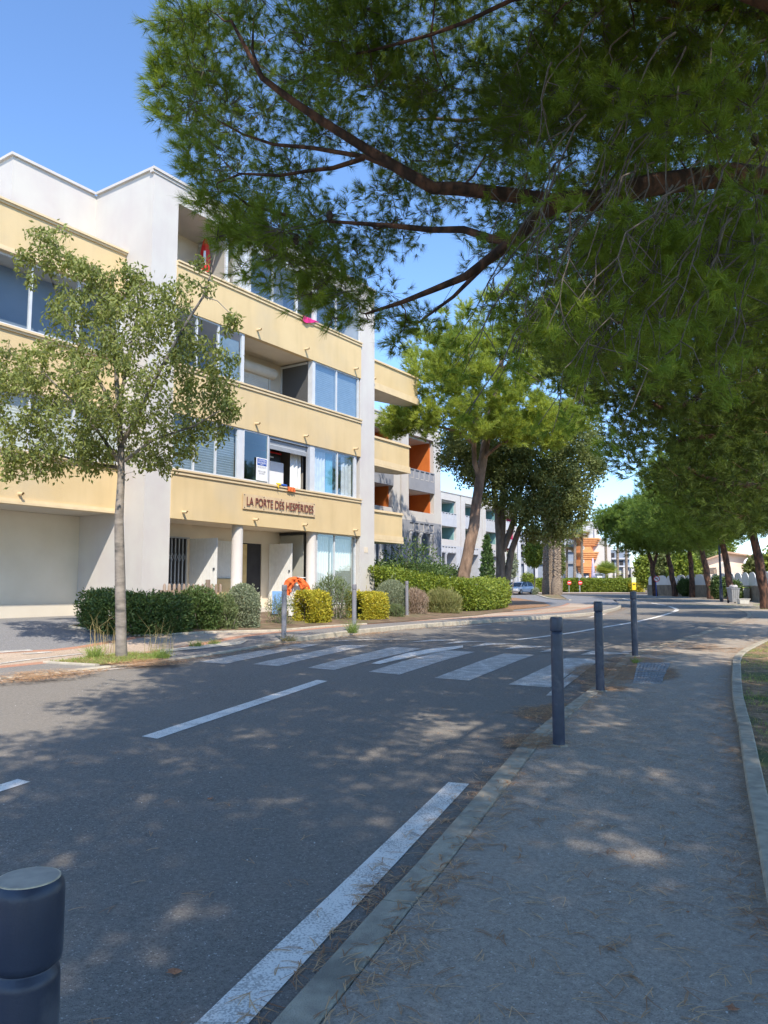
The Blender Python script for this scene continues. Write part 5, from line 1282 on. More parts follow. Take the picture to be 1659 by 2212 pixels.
# ---------------------------------------------------------------- palms
def palm_trunk(sk, base, top, r0, r1, seed, rough=.05, n=14):
    rg = np.random.default_rng(seed); b = np.array(base); t = np.array(top); H = t[2]-b[2]; rings = int(H/.16); vs = []; fs = []
    for i in range(rings+1):
        f = i/rings; c = b+(t-b)*f; rr = r0+(r1-r0)*f
        for k in range(n):
            a = 2*math.pi*(k+.5*(i%2))/n; q = rr*(1+rough*(1 if (k+i) % 2 else -.6)+rg.normal(0,rough*.4)); vs.append((c[0]+q*math.cos(a), c[1]+q*math.sin(a), c[2]+rg.normal(0,.02)))
    for i in range(rings):
        for k in range(n): fs.append((i*n+k, i*n+(k+1)%n, (i+1)*n+(k+1)%n, (i+1)*n+k))
    sk.add(vs, fs)
def fronds(rg, top, n, L, lm, parent, droop=(.2,1.2), name='crown', wd=.05, fan=True, up=1.0, seg=5, nl=16):
    V = []; T = []
    for k in range(n):
        a = rg.uniform(0,6.283); e = rg.uniform(-.3,1.35)*up; h = np.array([math.cos(a),math.sin(a),0]); l = L*rg.uniform(.8,1.1); tt = rg.uniform(0,1)
        stem = top+h*l*.5*math.cos(e)+np.array([0,0,l*.5*math.sin(e)]); d = unit(h*math.cos(e)+np.array([0,0,math.sin(e)-.25])); s = unit(np.cross(d,[0,0,1])); up_ = np.cross(s,d)
        V.append([top-s*.02, top+s*.02, stem]); T.append(tt)
        for q in range(nl):
            g_ = (q/(nl-1)-.5)*2.6; dd = unit(d*math.cos(g_)+s*math.sin(g_)+up_*.12*abs(g_)); e2 = stem+dd*l*.5; e2[2] -= l*.1*rg.uniform(droop[0],droop[1]); w_ = np.cross(dd, up_)*wd*.6
            m = stem+dd*l*.25; V.append([stem, m-w_, m+w_]); V.append([m-w_, m+w_, e2]); T += [tt,tt]
    V = np.array(V).reshape(-1,3); return fastmesh(name, V, np.arange(len(V)).reshape(-1,3), lm, np.repeat(np.clip(T,0,1),3), parent)
GPm = 'fan palms around the far junction'
def palm(x, yb, yt, Y, r0, r1, label, crown=True, seed=1, L=1.7, nfr=34, boot=False, x2=None, rough=.06, trunkm=None):
    rg = np.random.default_rng(seed); b = pix(x, yb, Y); t = pix(x2 or x, yt, Y); zb = gz(b.x, Y)
    o = thing('palm_tree', label, 'palm tree', (b.x, Y, zb), GPm); mb = MB(); palm_trunk(mb, (b.x,Y,zb-.1), tuple(t), r0, r1, seed, rough)
    if boot: mb.lathe([(r0*1.35,0),(r0*1.45,.5),(r0*1.35,1.3),(r0*1.05,1.9)], (b.x,Y,zb), 12)
    mb.build('trunk', trunkm or M_palmb, o)
    if crown:
        fronds(rg, np.array(t), nfr, L, M_palm, o); fronds(rg, np.array(t)-np.array([0,0,.25]), nfr//2, L*.8, M_palmd, o, name='dry_fronds', up=-.6)
    return o
def zi(x, y): return (1042.4+.19842*x, 1097.2+.19842*y)
palm(*[zi(690,0)[0]], zi(0,935)[1], 1060, 86, .32, .29, 'leftmost of the three thick palm trunks at the driveway island', seed=71, boot=True, rough=.14, L=3, nfr=40)
palm(*[zi(740,0)[0]], zi(0,940)[1], 1050, 89, .3, .27, 'middle of the three thick palm trunks at the driveway island', seed=72, boot=True, rough=.14, L=3, nfr=40)
palm(*[zi(808,0)[0]], zi(0,945)[1], 1055, 83, .44, .40, 'rightmost and thickest of the three palm trunks at the driveway island', seed=73, boot=True, rough=.14, L=3, nfr=40)
for k,(x,yb,yt,Y,lb,x2) in enumerate([(915,922,390,118,'palm with drooping yellow fronds right of the three thick trunks',918),(998,920,270,116,'slim palm standing left in front of the orange balconies',1008),(1085,915,240,116,'slim palm standing across the middle of the orange balconies',1080),(1352,918,170,122,'slim palm right of the orange balconies, its head behind the pine crown',1335),(1470,908,300,122,'slim palm in front of the blue grey wing',1470),(1570,905,300,122,'slim palm left of the yellow letter box',1560),(1870,900,330,124,'slim palm left of the no left turn sign',1875)]):
    a = zi(x, yb); b = zi(x2, yt); palm(a[0], a[1], b[1], Y, .23, .18, lb, seed=80+k, L=2.1, nfr=44, x2=b[0])
a = zi(1368, 922); b = zi(1358, 790); rg_ = np.random.default_rng(90)
yp = palm(a[0], a[1], b[1], 116, .32, .3, 'young low fan palm with bright green fronds right of the orange tower', crown=False, seed=91, rough=.12)
tp_ = pix(b[0], b[1]-3, 116); fronds(rg_, np.array(tp_), 70, 3.0, M_palm, yp, wd=.1, up=1.15)
far_tree('palm_tree','spiky green palm beside the pink house wall',1622,1262,1228,34,74,M_palm,95,500,1.2,.12,False,low=.0)['category'] = 'palm tree'

# ---------------------------------------------------------------- hedges and shrubs
def leafcloud(name, label, cat, lm, fn, n, L, wd, seed, stems=True, droop=0.0, sm=None, grp=None, base=None, stemr=.012, ncore=900):
    """fn(rg, n) -> points through the plant's volume (dense at its surface), base points of its stems"""
    rg = np.random.default_rng(seed); pos, foot = fn(rg, n)
    b = base or tuple(pos[:, :2].mean(0))+(gz(*pos[:, :2].mean(0)),)
    o = thing(name, label, cat, b, grp)
    c = pos[:, :3].mean(0); out = unit(pos-np.array([c[0],c[1],c[2]-.6]))
    tint = np.clip(.45+.55*noise_v(pos[::8], 2.2).repeat(8)[:len(pos)]+rg.normal(0,.17,len(pos)), 0, 1) if len(pos) % 8 == 0 else rg.uniform(0,1,len(pos))
    ns = max(12, n//260); i = rg.choice(len(pos), ns); top = pos[i]; keepz = top[:,2] > np.percentile(pos[:,2], 55); top = top[keepz]; sd = unit(out[i][keepz]*.7+rg.normal(0,.3,top.shape)+np.array([0,0,.9])); sl = rg.uniform(.08,.3,(len(top),1))*min(1.0, L/.08)
    q = rg.uniform(0,1,(len(top),9,1)); sp = (top[:,None,:]+sd[:,None,:]*sl[:,None,:]*q).reshape(-1,3)
    pos2 = np.vstack([pos, sp]); tint = np.concatenate([tint, rg.uniform(.4,1,len(sp))]); out2 = np.vstack([out, np.repeat(sd,9,0)])
    V,F,T = leaves(rg, pos2, L, wd, droop, tint, outward=out2*.8); fastmesh('foliage', V, F, lm, T, o)
    if stems:
        mb = MB()
        for a_, b_, c_ in zip(top, sd, sl): mb.tube([a_-b_*.05, a_+b_*c_], [stemr*.4, stemr*.2], 3, cap=False)
        for k in range(len(foot)):
            f0 = foot[k]; j = pos[rg.integers(0, len(pos), 5)]; dd = np.linalg.norm(j[:, :2]-f0[:2], axis=1); t = j[int(np.argmin(dd))]
            m = (f0+t)/2+rg.normal(0,.05,3); mb.tube([f0, m, t], [stemr, stemr*.8, stemr*.4], 4, cap=False)
        mb.build('stems', sm or M_barkg, o)['kind'] = 'stuff'
    return o
def ribbon(pts, wd, h, zoff=0.0, jag=.06, round_=.3, top=None):
    P = [np.array(p) for p in interp_poly(pts, .3)]; L = [0]
    for i in range(len(P)-1): L.append(L[-1]+np.linalg.norm(P[i+1]-P[i]))
    L = np.array(L); PX = np.array([p[0] for p in P]); PY = np.array([p[1] for p in P])
    def fn(rg, n):
        t = rg.uniform(-wd*.15, L[-1]+wd*.15, n); tc = np.clip(t, 0, L[-1]); x = np.interp(tc, L, PX); y = np.interp(tc, L, PY)
        tx = np.interp(np.clip(tc+.1,0,L[-1]), L, PX)-np.interp(np.clip(tc-.1,0,L[-1]), L, PX); ty = np.interp(np.clip(tc+.1,0,L[-1]), L, PY)-np.interp(np.clip(tc-.1,0,L[-1]), L, PY)
        ll = np.hypot(tx, ty)+1e-6; nx, ny = -ty/ll, tx/ll; ex = (t-tc)
        a = rg.uniform(-.36*math.pi, 1.36*math.pi, n); ca, sa = np.cos(a), np.sin(a)
        sup = 1/np.maximum(np.abs(ca)**4+np.abs(sa)**4, .2)**.25
        dep = 1-np.abs(rg.normal(0, .2, n)); q = ca*sup*dep*wd/2; z = .5+(sa*sup*dep)*.5
        nz = noise_v(np.stack([x, y, z], 1)[::4], 1.6); nz = np.repeat(nz, 4)[:n] if len(nz)*4 >= n else np.zeros(n)
        hh = h if top is None else np.interp(tc/L[-1], [0,.25,.5,.75,1], top)
        z = z*hh*(1+jag*2*nz); q = q*(1+jag*3*nz)
        X = x+nx*q+tx/ll*ex; Y = y+ny*q+ty/ll*ex
        pos = np.stack([X, Y, gzv(X, Y)+.05+zoff+np.clip(z,0.02,None)], 1)
        k = max(6, int(L[-1]*9)); tt = rg.uniform(0, L[-1], k); fx = np.interp(tt, L, PX)+rg.normal(0, wd*.15, k); fy = np.interp(tt, L, PY)+rg.normal(0, wd*.15, k)
        return pos, np.stack([fx, fy, gzv(fx, fy)], 1)
    return fn
def ball(c, rx, ry, h, core=.25, flat=1.0):
    def fn(rg, n):
        v = unit(rg.normal(size=(n,3))); v[:,2] = np.abs(v[:,2])*1.0; low = rg.uniform(size=n) < .4; v[low,2] *= -.0; 
        r = 1-np.abs(rg.normal(0, core, n)); r = np.clip(r, .1, 1.05)[:,None]
        z0 = gz(*c); zc = h*.45
        pos = np.empty((n,3)); pos[:,0] = c[0]+v[:,0]*rx*r[:,0]; pos[:,1] = c[1]+v[:,1]*ry*r[:,0]; pos[:,2] = z0+.05+zc+v[:,2]*(h-zc)*r[:,0]
        pos[low,2] = z0+.05+rg.uniform(0,zc,low.sum())
        k = 26; f = np.stack([c[0]+rg.normal(0,rx*.25,k), c[1]+rg.normal(0,ry*.25,k), np.full(k, z0)],1)
        return pos, f
    return fn
def g2(x, y, o=.1): return gp(x, y, o)
def pl(xc, yb, yt, wpx, ins=.5, off=.1):      # a plant from the foot of its front face
    p = gp(xc, yb, off); Y = p[1]; k = Y/FOC; c = (p[0]-CN*ins, p[1]+SN*ins); return c, wpx*k/2, (yb-yt)*k*1.02
def shrub(name, label, cat, m, q, n, L, wd, seed, core=.2, fl=.8, **kw):
    c, rx, h = q; return leafcloud(name, label, cat, m, ball(c, rx, rx*fl, h, core), n, L, wd, seed, **kw)
def inl(px, ins): return [(gp(x, y, .08)[0]-CN*ins, gp(x, y, .08)[1]+SN*ins) for x, y in px]
h1 = inl([(250,1363),(275,1370),(300,1375),(350,1374),(405,1370)], .5)
leafcloud('hedge','dark green glossy hedge behind the slim street tree','hedge',M_hedged,ribbon(h1,1.0,.82,0,.2),23000,.085,.036,101,sm=M_barkg)
shrub('shrub','yellow green shrub at the left end of the dark hedge','shrub',M_hedgeg,pl(224,1353,1285,46,.3),3000,.08,.04,102)
shrub('shrub','loose dark green bush between the dark hedge and the grey round bush','shrub',M_hedged,pl(455,1364,1270,110,.5),11000,.085,.03,103,.5,.6)
shrub('shrub','low green bush leaning against the left side of the grey round bush','shrub',M_olean,pl(503,1363,1284,66,.35),3600,.085,.022,104,.35,.7,droop=-.4)
shrub('shrub','rounded silvery grey green bush left of the bollards','shrub',M_sage,pl(553,1360,1264,78,.5),14000,.05,.03,105,.12)
shrub('shrub','thin straggly plants below the orange towel','shrub',M_olean,pl(628,1352,1283,70,.4),1500,.09,.014,106,.5,.6,droop=-.6)
c_, r_, h_ = pl(698,1348,1280,62,.42)
leafcloud('hedge','golden yellow clipped shrub between the first and second bollard','hedge',M_hedgey,ribbon([(c_[0]-.2,c_[1]-.25),(c_[0]+.2,c_[1]+.25)],.8,h_,0,.05),8000,.07,.042,107)
shrub('oleander','open branched oleander beside the second bollard','shrub',M_olean,pl(744,1340,1247,92,.5),3200,.13,.02,108,.25,.8,stemr=.018,droop=-.3,sm=M_barks)
c_, r_, h_ = pl(820,1341,1282,80,.45)
leafcloud('hedge','golden yellow clipped hedge right of the second bollard','hedge',M_hedgey,ribbon([(c_[0]-.35,c_[1]-.4),(c_[0]+.3,c_[1]+.4)],.8,h_,0,.04),10000,.07,.042,109)
shrub('shrub','small dark green shrub at the left end of the second golden hedge','shrub',M_hedged,pl(783,1338,1288,24,.2),1800,.07,.025,110)
shrub('lavender_bush','round pale grey green lavender bush beside the third bollard','shrub',M_sage,pl(887,1331,1258,74,.8),12000,.09,.014,111,.12,droop=-1.0)
shrub('shrub','low green plant at the foot of the third bollard','shrub',M_olean,pl(868,1335,1306,46,.3),2200,.09,.014,112,.3,droop=-.8)
shrub('dry_bush','pinkish brown dry bush right of the lavender','shrub',M_dryb,pl(920,1329,1275,64,.5),6500,.13,.012,113,.3,.7,droop=-1.0)
shrub('dry_bush','reddish green grassy shrub in front of the long hedge','shrub',M_redg,pl(985,1327,1279,84,.6),9000,.2,.015,114,.3,.7,droop=-1.3)
leafcloud('hedge','long bright green hedge bulging forward at its right end','hedge',M_hedgeg,ribbon([(-.2,29.9),(1.6,32.4),(3.6,35.0),(4.9,38.0),(5.3,39.4),(5.4,39.8)],2.1,1.8,0,.09,top=[1.7,1.5,1.38,1.4,1.52]),42000,.12,.07,115)
leafcloud('hedge','darker hedge rising behind the long bright hedge','hedge',M_hedged,ribbon([(-.6,33),(1.5,36),(3.4,39.5)],2.0,2.1,0,.1),15000,.13,.07,116)
leafcloud('shrub','arching dark shrub against the right side of the yellow building','shrub',M_hedged,ball((1.2,34.5),1.7,1.2,3.4,.4),3000,.13,.06,117,droop=.2)
leafcloud('hedge','clipped green hedge in front of the orange tower','hedge',M_hedgeg,ribbon([(21.0,113.5),(36.4,114.5)],2.0,2.0,0,.05),18000,.26,.18,118)
leafcloud('hedge','golden end of the clipped hedge in front of the orange tower','hedge',M_hedgey,ball((37.0,114.0),1.3,1.0,1.9,.1),2400,.22,.16,119)

# ---------------------------------------------------------------- grass, litter
def blades(name, pos, L, wd, lm, seed, lean=.5, label=None):
    rg = np.random.default_rng(seed); n = len(pos); d = rg.normal(0,lean,(n,3)); d[:,2] = 1; d = unit(d); s = unit(np.cross(d, rg.normal(size=(n,3))))*wd*.5; l = L*rg.uniform(.4,1.3,(n,1))
    bend = rg.normal(0,.25,(n,3))*l; bend[:,2] = -np.abs(bend[:,2])*.5
    m = pos+d*l*.55; e = pos+d*l+bend; V = np.stack([pos-s,pos+s,m+s*.7,m-s*.7,e],1)
    F = np.concatenate([np.stack([np.arange(n)*5+a for a in q],1) for q in ((0,1,2),(0,2,3),(3,2,4))])
    o = fastmesh(name, V.reshape(-1,3), F, lm, np.repeat(np.clip(rg.uniform(0,1,n)+.3*noise_v(pos[:1],1)[0],0,1),5)); o['kind'] = 'stuff'; return o
def verge_pts(rg, n, thr, s=.9, seedz=0):
    out = []
    G = np.array(GCo); 
    while len(out) < n:
        Y = rg.uniform(2, 26) if rg.uniform() < .8 else rg.uniform(20, 50); x0 = np.interp(Y, G[:,1], G[:,0]); X = x0+rg.uniform(.02, 3.8)**1.0
        if noise.noise(Vector((X*s, Y*s, seedz))) < thr: continue
        out.append((X, Y, gz(X, Y)+.038))
    return np.array(out)
rg = np.random.default_rng(200)
blades('dry_grass', verge_pts(rg, 26000, -.5), .05, .004, M_grass, 201, 1.3)
blades('grass', verge_pts(rg, 22000, .05, .8, 3), .055, .005, M_grassg, 202, .6)
def patch(poly, n, rg, z=.04):
    xs = [p[0] for p in poly]; ys = [p[1] for p in poly]; out = []
    while len(out) < n:
        x = rg.uniform(min(xs), max(xs)); y = rg.uniform(min(ys), max(ys))
        if inpoly(np.array([x]), np.array([y]), poly)[0]: out.append((x, y, gz(x, y)+z))
    return np.array(out)
blades('grass', patch(tb, 2200, rg), .07, .007, M_grassg, 203, .7); blades('dry_grass', patch(tb, 2200, rg), .06, .006, M_grass, 204, 1.1)
def spot(x, y, r, n, off=.03): 
    c = gp(x, y, off); a = rg.uniform(0,6.28,n); q = r*np.sqrt(rg.uniform(0,1,n)); X = c[0]+q*np.cos(a); Y = c[1]+q*np.sin(a); return np.stack([X, Y, gzv(X, Y)+off], 1)
def weed(name, label, x, y, r, n, L, off=.03, lm=None, seed=1, lean=.5, wd=.007):
    p = spot(x, y, r, n, off); o = blades(name, p, L, wd, lm or M_grassg, seed, lean); del o['kind']; tag(o, label, 'weed'); return o
weed('weed', 'green grass tuft left of the street tree trunk', 205, 1421, .16, 260, .3, seed=210)
weed('weed', 'tall dry grass stalks left of the street tree trunk', 222, 1412, .25, 40, .75, seed=211, lm=M_grass, lean=.12)
weed('weed', 'green grass tuft right of the street tree by the kerb', 345, 1422, .16, 260, .22, seed=212)
weed('weed', 'tall dry grass stalks right of the street tree', 345, 1415, .3, 34, .7, seed=213, lm=M_grass, lean=.15)
weed('weed', 'grass tuft on the tactile strip', 424, 1397, .14, 160, .18, seed=214)
weed('weed', 'grass tuft at the right end of the tactile strip', 462, 1393, .14, 160, .16, seed=215)
weed('weed', 'green weed at the foot of the second bollard on the far kerb', 762, 1367, .13, 220, .36, off=.12, seed=216)
weed('weed', 'dry grass tuft at the foot of the nearest bollard on the far kerb', 623, 1385, .16, 150, .22, off=.12, lm=M_grass, seed=217, lean=1.0)
weed('weed', 'small green weed at the foot of the third bollard by the cover slab', 1373, 1432, .05, 60, .12, off=.02, seed=218)
weed('weed', 'yellow green weed on the corner of the grass at the base bed edge', 1640, 1308, .35, 120, .2, off=.05, seed=219)
def litter(name, pts, seed, L=(.07,.13), wd=.0036, pair=True):
    rg = np.random.default_rng(seed); n = len(pts); V = []; F = []; T = []; a = rg.uniform(0, 6.283, n); k = 0
    X = pts[:,0]; Y = pts[:,1]; Z = pts[:,2]; out = []
    for rep in range(2 if pair else 1):
        aa = a+rep*rg.normal(0, .35, n); l = rg.uniform(L[0], L[1], n); curv = rg.normal(0, .5, n); px, py = X.copy(), Y.copy(); prev = None
        for sgm in range(4):
            c_, s_ = np.cos(aa), np.sin(aa); w_ = wd*.5
            cur = np.stack([np.stack([px-s_*w_, py+c_*w_, Z+.003+.004*math.sin(sgm)],1), np.stack([px+s_*w_, py-c_*w_, Z+.003+.004*math.sin(sgm)],1)], 1)
            if prev is not None: out.append(np.stack([prev[:,0],prev[:,1],cur[:,1],cur[:,0]],1))
            prev = cur; px = px+c_*l/3; py = py+s_*l/3; aa = aa+curv/3
    V = np.concatenate(out).reshape(-1,3); T = np.tile(np.repeat(rg.uniform(0,1,n),4), len(out)); 
    o = fastmesh(name, V, np.arange(len(V)).reshape(-1,4), M_needle, T); o['kind'] = 'stuff'; return o
def near_curve(C, n, rg, sig, y0, y1, side=0, off=.02):
    C = np.array([c for c in C if y0 < c[1] < y1]); i = rg.integers(0, len(C)-1, n); f = rg.uniform(0,1,(n,1)); p = C[i]*(1-f)+C[i+1]*f; X = p[:,0]+rg.normal(side, sig, n); Y = p[:,1]+rg.normal(0, .1, n)
    return np.stack([X, Y, gzv(X, Y)+off], 1)
rg = np.random.default_rng(300); pts = []
n = 1700; Y = 2.5+24*rg.uniform(0,1,n)**1.3; G = np.array(GC); Rr_ = np.array(RC); x0 = np.interp(Y, Rr_[:,1], Rr_[:,0]); x1 = np.interp(Y, G[:,1], G[:,0]); X = x0+.2+(x1-x0-.2)*rg.uniform(0,1,n); pts.append(np.stack([X,Y,gzv(X,Y)+.02],1))
n = 240; Y = rg.uniform(2.5, 18, n); X = np.interp(Y, Rr_[:,1], Rr_[:,0])-np.abs(rg.normal(0, 1.6, n)); pts.append(np.stack([X,Y,gzv(X,Y)+.003],1))
pts.append(near_curve(RC, 600, rg, .06, 2.6, 14, -.07, .004)); pts.append(near_curve(RC, 700, rg, .07, 2.6, 14, .22, .022)); pts.append(near_curve(RC, 1500, rg, .22, 14, 32, .3, .022))
pts.append(near_curve(GC, 700, rg, .07, 3, 22, -.1, .022))
for x, y, r, k, o_f in ((1345,1452,.85,3000,.022),(1215,1545,.5,900,.004),(1150,1600,.3,350,.022),(1370,1425,.5,900,.022),(1330,1440,.6,900,.022),(1400,1445,.45,500,.022),(1290,1470,.45,500,.022),(1310,1485,.3,300,.022),(1480,1393,.7,600,.022),(1560,1403,.7,500,.022),(1230,1530,.35,350,.004),(1190,1540,.5,300,.004),(1600,1345,1.5,900,.022),(1420,1410,.5,300,.022)): pts.append(spot(x, y, r, k, o_f))
litter('fallen_pine_needles', np.vstack(pts), 301)
pts = [near_curve(LC, 1500, rg, .16, 10.5, 22, .12, .004), near_curve(LC, 2200, rg, .2, 20, 45, .15, .004)]
q = verge_pts(rg, 5000, -.9); pts.append(q)
for x, y, r, k in ((300,1430,.5,500),(345,1430,.5,500),(120,1455,.6,500),(40,1462,.6,400),(610,1388,.4,400),(820,1371,.8,500),(1150,1312,2.5,2500),(1200,1320,2.0,900),(1300,1330,2.0,900)): pts.append(spot(x, y, r, k, .05 if x < 500 else .13))
litter('fallen_pine_needles', np.vstack(pts), 302, wd=.006)
# small pale stones and a dry leaf
mb = MB(); rg = np.random.default_rng(310)
for k in range(260):
    X = rg.uniform(-4.5, 3.5); Y = rg.uniform(2.6, 12) ; z = gz(X, Y)+.003; r = rg.uniform(.002,.006)
    if X > np.interp(Y, Rr_[:,1], Rr_[:,0]): z += .02
    mb.lathe([(r*.6,0),(r,r*.5),(r*.5,r)], (X, Y, z), 5, False)
o = mb.build('loose_stones', mat('pale_stone', (.6,.58,.55), rough=.9)); o['kind'] = 'stuff'
def dleaf(x, y, off, label, seed, L=.06):
    rg = np.random.default_rng(seed); c = gp(x, y, off); mb = MB(); n = 10; z = gz(*c)+off
    vs = [(c[0], c[1], z+.012)]+[(c[0]+L*.5*(1+.3*math.cos(5*a))*math.cos(a), c[1]+L*.42*(1+.3*math.cos(5*a))*math.sin(a), z+.004+.012*rg.uniform()) for a in [6.283*k/n for k in range(n)]]
    mb.add(vs, [(0,1+k,1+(k+1)%n) for k in range(n)]); o = mb.build('dry_leaf', mat('dry_leaf', (.42,.2,.1), (.3,.13,.07), scale=40), None, origin=(c[0],c[1],z)); tag(o, label, 'leaf')
dleaf(375,2103,.004,'curled brown leaf lying on the near road',1); dleaf(455,1727,.004,'small brown leaf in the middle of the road',2,.05); dleaf(1583,2182,.022,'brown leaf on the sidewalk near the bottom right corner',3,.05); dleaf(1486,1974-0,.022,'small pale leaf fragment on the sidewalk',4,.02)
# ================================================================== STREET FURNITURE
GR = 'bollards along the sidewalk'; GL = 'bollards on the far kerb'
def bollard(X, Y, zb, h, label, m, group, r=.0575):
    o = thing('bollard', label, 'bollard', (X, Y, zb), group); c = (X, Y, zb)
    mb = MB(); mb.lathe([(r*.98,-.05),(r,0),(r,h-.165),(r*.97,h-.152),(r*.86,h-.146),(r*.84,h-.14)], c, 32); mb.build('post', m, o)
    mb = MB(); mb.lathe([(r*.84,h-.143),(r*.9,h-.139),(r*1.02,h-.134),(r*1.04,h-.125),(r*1.04,h-.02),(r*1.0,h-.008),(r*.9,h)], c, 32); cap = mb.build('cap', m, o)
    mb = MB(); mb.lathe([(r*.905,h-.004),(r*.905,h+.0015),(r*.86,h+.0016)], c, 32, False); mb.build('rim', M_brass, cap)
    mb = MB(); mb.lathe([(r*.855,h-.001),(r*.855,h+.002)], c, 32, False); mb.build('lid', M_lid, cap)
    mb = MB(); mb.lathe([(r*1.5,-.01),(r*1.45,.006),(r*1.02,.008)], c, 20, False); mb.build('footing', M_kerb, o)
    return o
for x, y, lb in ((1207.5,1609,'tall bollard nearest on the right, in front of the crossing'),(1297,1492,'middle bollard of the three beyond the crossing stripes'),(1372,1417,'farthest of the three dark bollards, just left of the cover slab')):
    X, Y = gp(x, y, .02); bollard(X, Y, gz(X, Y)+.02, 1.2, lb, M_boll, GR)
Yh = 1.385; ph = pix(62, 1897, Yh); bollard(ph.x, Yh, ph.z-1.2, 1.2, 'dark blue bollard cut off at the bottom left corner, closest to the camera', M_boll, GR)
for x, y, lb in ((613,1379,'lilac grey bollard right of the silvery bush, leftmost on the far kerb'),(765,1364,'lilac grey bollard with a weed at its foot beside the oleander'),(879,1329,'slim bollard in front of the lavender bush'),(1029,1319,'farthest slim bollard in front of the long green hedge')):
    X, Y = gp(x, y, .12); bollard(X, Y, gz(X, Y)+.12, 1.2, lb, M_bolll, GL)
# lamp post
X, Y = gp(1558.7, 1299, .05); lp = thing('street_lamp', 'dark slim lamp post rising into the pine crowns on the right pavement', 'street lamp', (X, Y, gz(X, Y)))
mb = MB(); z = gz(X, Y); mb.lathe([(.13,0),(.12,1.1),(.085,1.2),(.06,7.5)], (X, Y, z), 14); mb.build('post', M_lamp, lp)
mb = MB(); mb.tube([(X,Y,z+7.4),(X-.5,Y-.4,z+7.7),(X-1.1,Y-.9,z+7.75)],[.05,.045,.04],8); mb.build('arm', M_lamp, lp)
mb = MB(); mb.box(X-1.6,X-1.0,Y-1.15,Y-.85,z+7.68,z+7.8); mb.build('lamp_head', M_lamp, lp, .03)
# litter bins
def wheelie(x, y, label, body, lid, rz, sc=1, seed=1, full=True):
    X, Y = gp(x, y, .05); z = gz(X, Y)+.02; o = thing('wheeled_bin', label, 'bin', (X, Y, z)); rg = np.random.default_rng(seed)
    def T(p): c, s = math.cos(rz), math.sin(rz); return (X+(p[0]*c-p[1]*s)*sc, Y+(p[0]*s+p[1]*c)*sc, z+p[2]*sc)
    mb = MB(); mb.hexa([T(p) for p in ((-.21,-.24,.06),(.21,-.24,.06),(.21,.22,.06),(-.21,.22,.06),(-.29,-.32,.96),(.29,-.32,.96),(.29,.3,.96),(-.29,.3,.96))])
    for k in (-1,0,1): mb.hexa([T(p) for p in ((k*.12-.02,-.26,.1),(k*.12+.02,-.26,.1),(k*.12+.02,-.235,.1),(k*.12-.02,-.235,.1),(k*.15-.02,-.345,.9),(k*.15+.02,-.345,.9),(k*.15+.02,-.31,.9),(k*.15-.02,-.31,.9))])
    mb.build('body', body, o, .015)
    mb = MB(); mb.hexa([T(p) for p in ((-.32,-.36,.962),(.32,-.36,.962),(.32,.34,.962),(-.32,.34,.962),(-.32,-.36,1.0),(.32,-.36,1.0),(.3,.32,1.06),(-.3,.32,1.06))]); mb.build('lid', lid, o, .01)
    for sx in (-1,1):
        mb = MB(); n = 14; vs = [T((sx*.24+t*.03, .25+.1*math.cos(6.283*k/n), .1+.1*math.sin(6.283*k/n))) for t in (-1,1) for k in range(n)]
        mb.add(vs, [(k,(k+1)%n,(k+1)%n+n,k+n) for k in range(n)]+[tuple(range(n-1,-1,-1)),tuple(range(n,2*n))]); mb.build('wheel', M_tyre, o)
    mb = MB(); mb.tube([T((-.24,.36,.98)),T((.24,.36,.98))],.018,6); mb.build('handle', body, o)
    return T, o
T, o = wheelie(1585,1302,'grey wheeled bin crammed full, its lid held open by bags', M_plast, M_plast, .1, 1.02)
mb = MB(); rg = np.random.default_rng(8)
for k in range(4):
    c = T((rg.uniform(-.2,.2), rg.uniform(-.15,.1), 1.08)); mb.lathe([(.05,-.1),(.14,-.02),(.15,.05),(.09,.11),(.02,.15)], c, 9)
tag(mb.build('rubbish_bag', mat('pale_bag', (.55,.53,.52), (.3,.28,.3), scale=5, rough=.5), None, origin=T((0,0,1.05))), 'crumpled pale rubbish bags bulging out of the full grey bin', 'rubbish')
T2, o = wheelie(1609.5,1296.5,'pale wheeled bin with a lime rim standing behind the white crate', M_plastl, M_lime, .05, 1.0)
X, Y = gp(1605.5,1304,.05); z = gz(X,Y)+.02; cr_ = thing('plastic_crate', 'low off-white plastic crate on the pavement in front of the pale bin', 'crate', (X,Y,z))
mb = MB(); mb.hexa([(X-.29,Y-.2,z),(X+.29,Y-.2,z),(X+.29,Y+.2,z),(X-.29,Y+.2,z),(X-.34,Y-.24,z+.32),(X+.34,Y-.24,z+.32),(X+.34,Y+.24,z+.32),(X-.34,Y+.24,z+.32)]); mb.build('tub', M_plastl, cr_, .03)
mb = MB(); mb.box(X-.37,X+.37,Y-.27,Y-.22,z+.31,z+.35); mb.box(X-.37,X+.37,Y+.22,Y+.27,z+.31,z+.35); mb.box(X-.37,X-.33,Y-.219,Y+.219,z+.31,z+.35); mb.box(X+.33,X+.37,Y-.219,Y+.219,z+.31,z+.35); mb.build('rim', M_plastl, cr_)
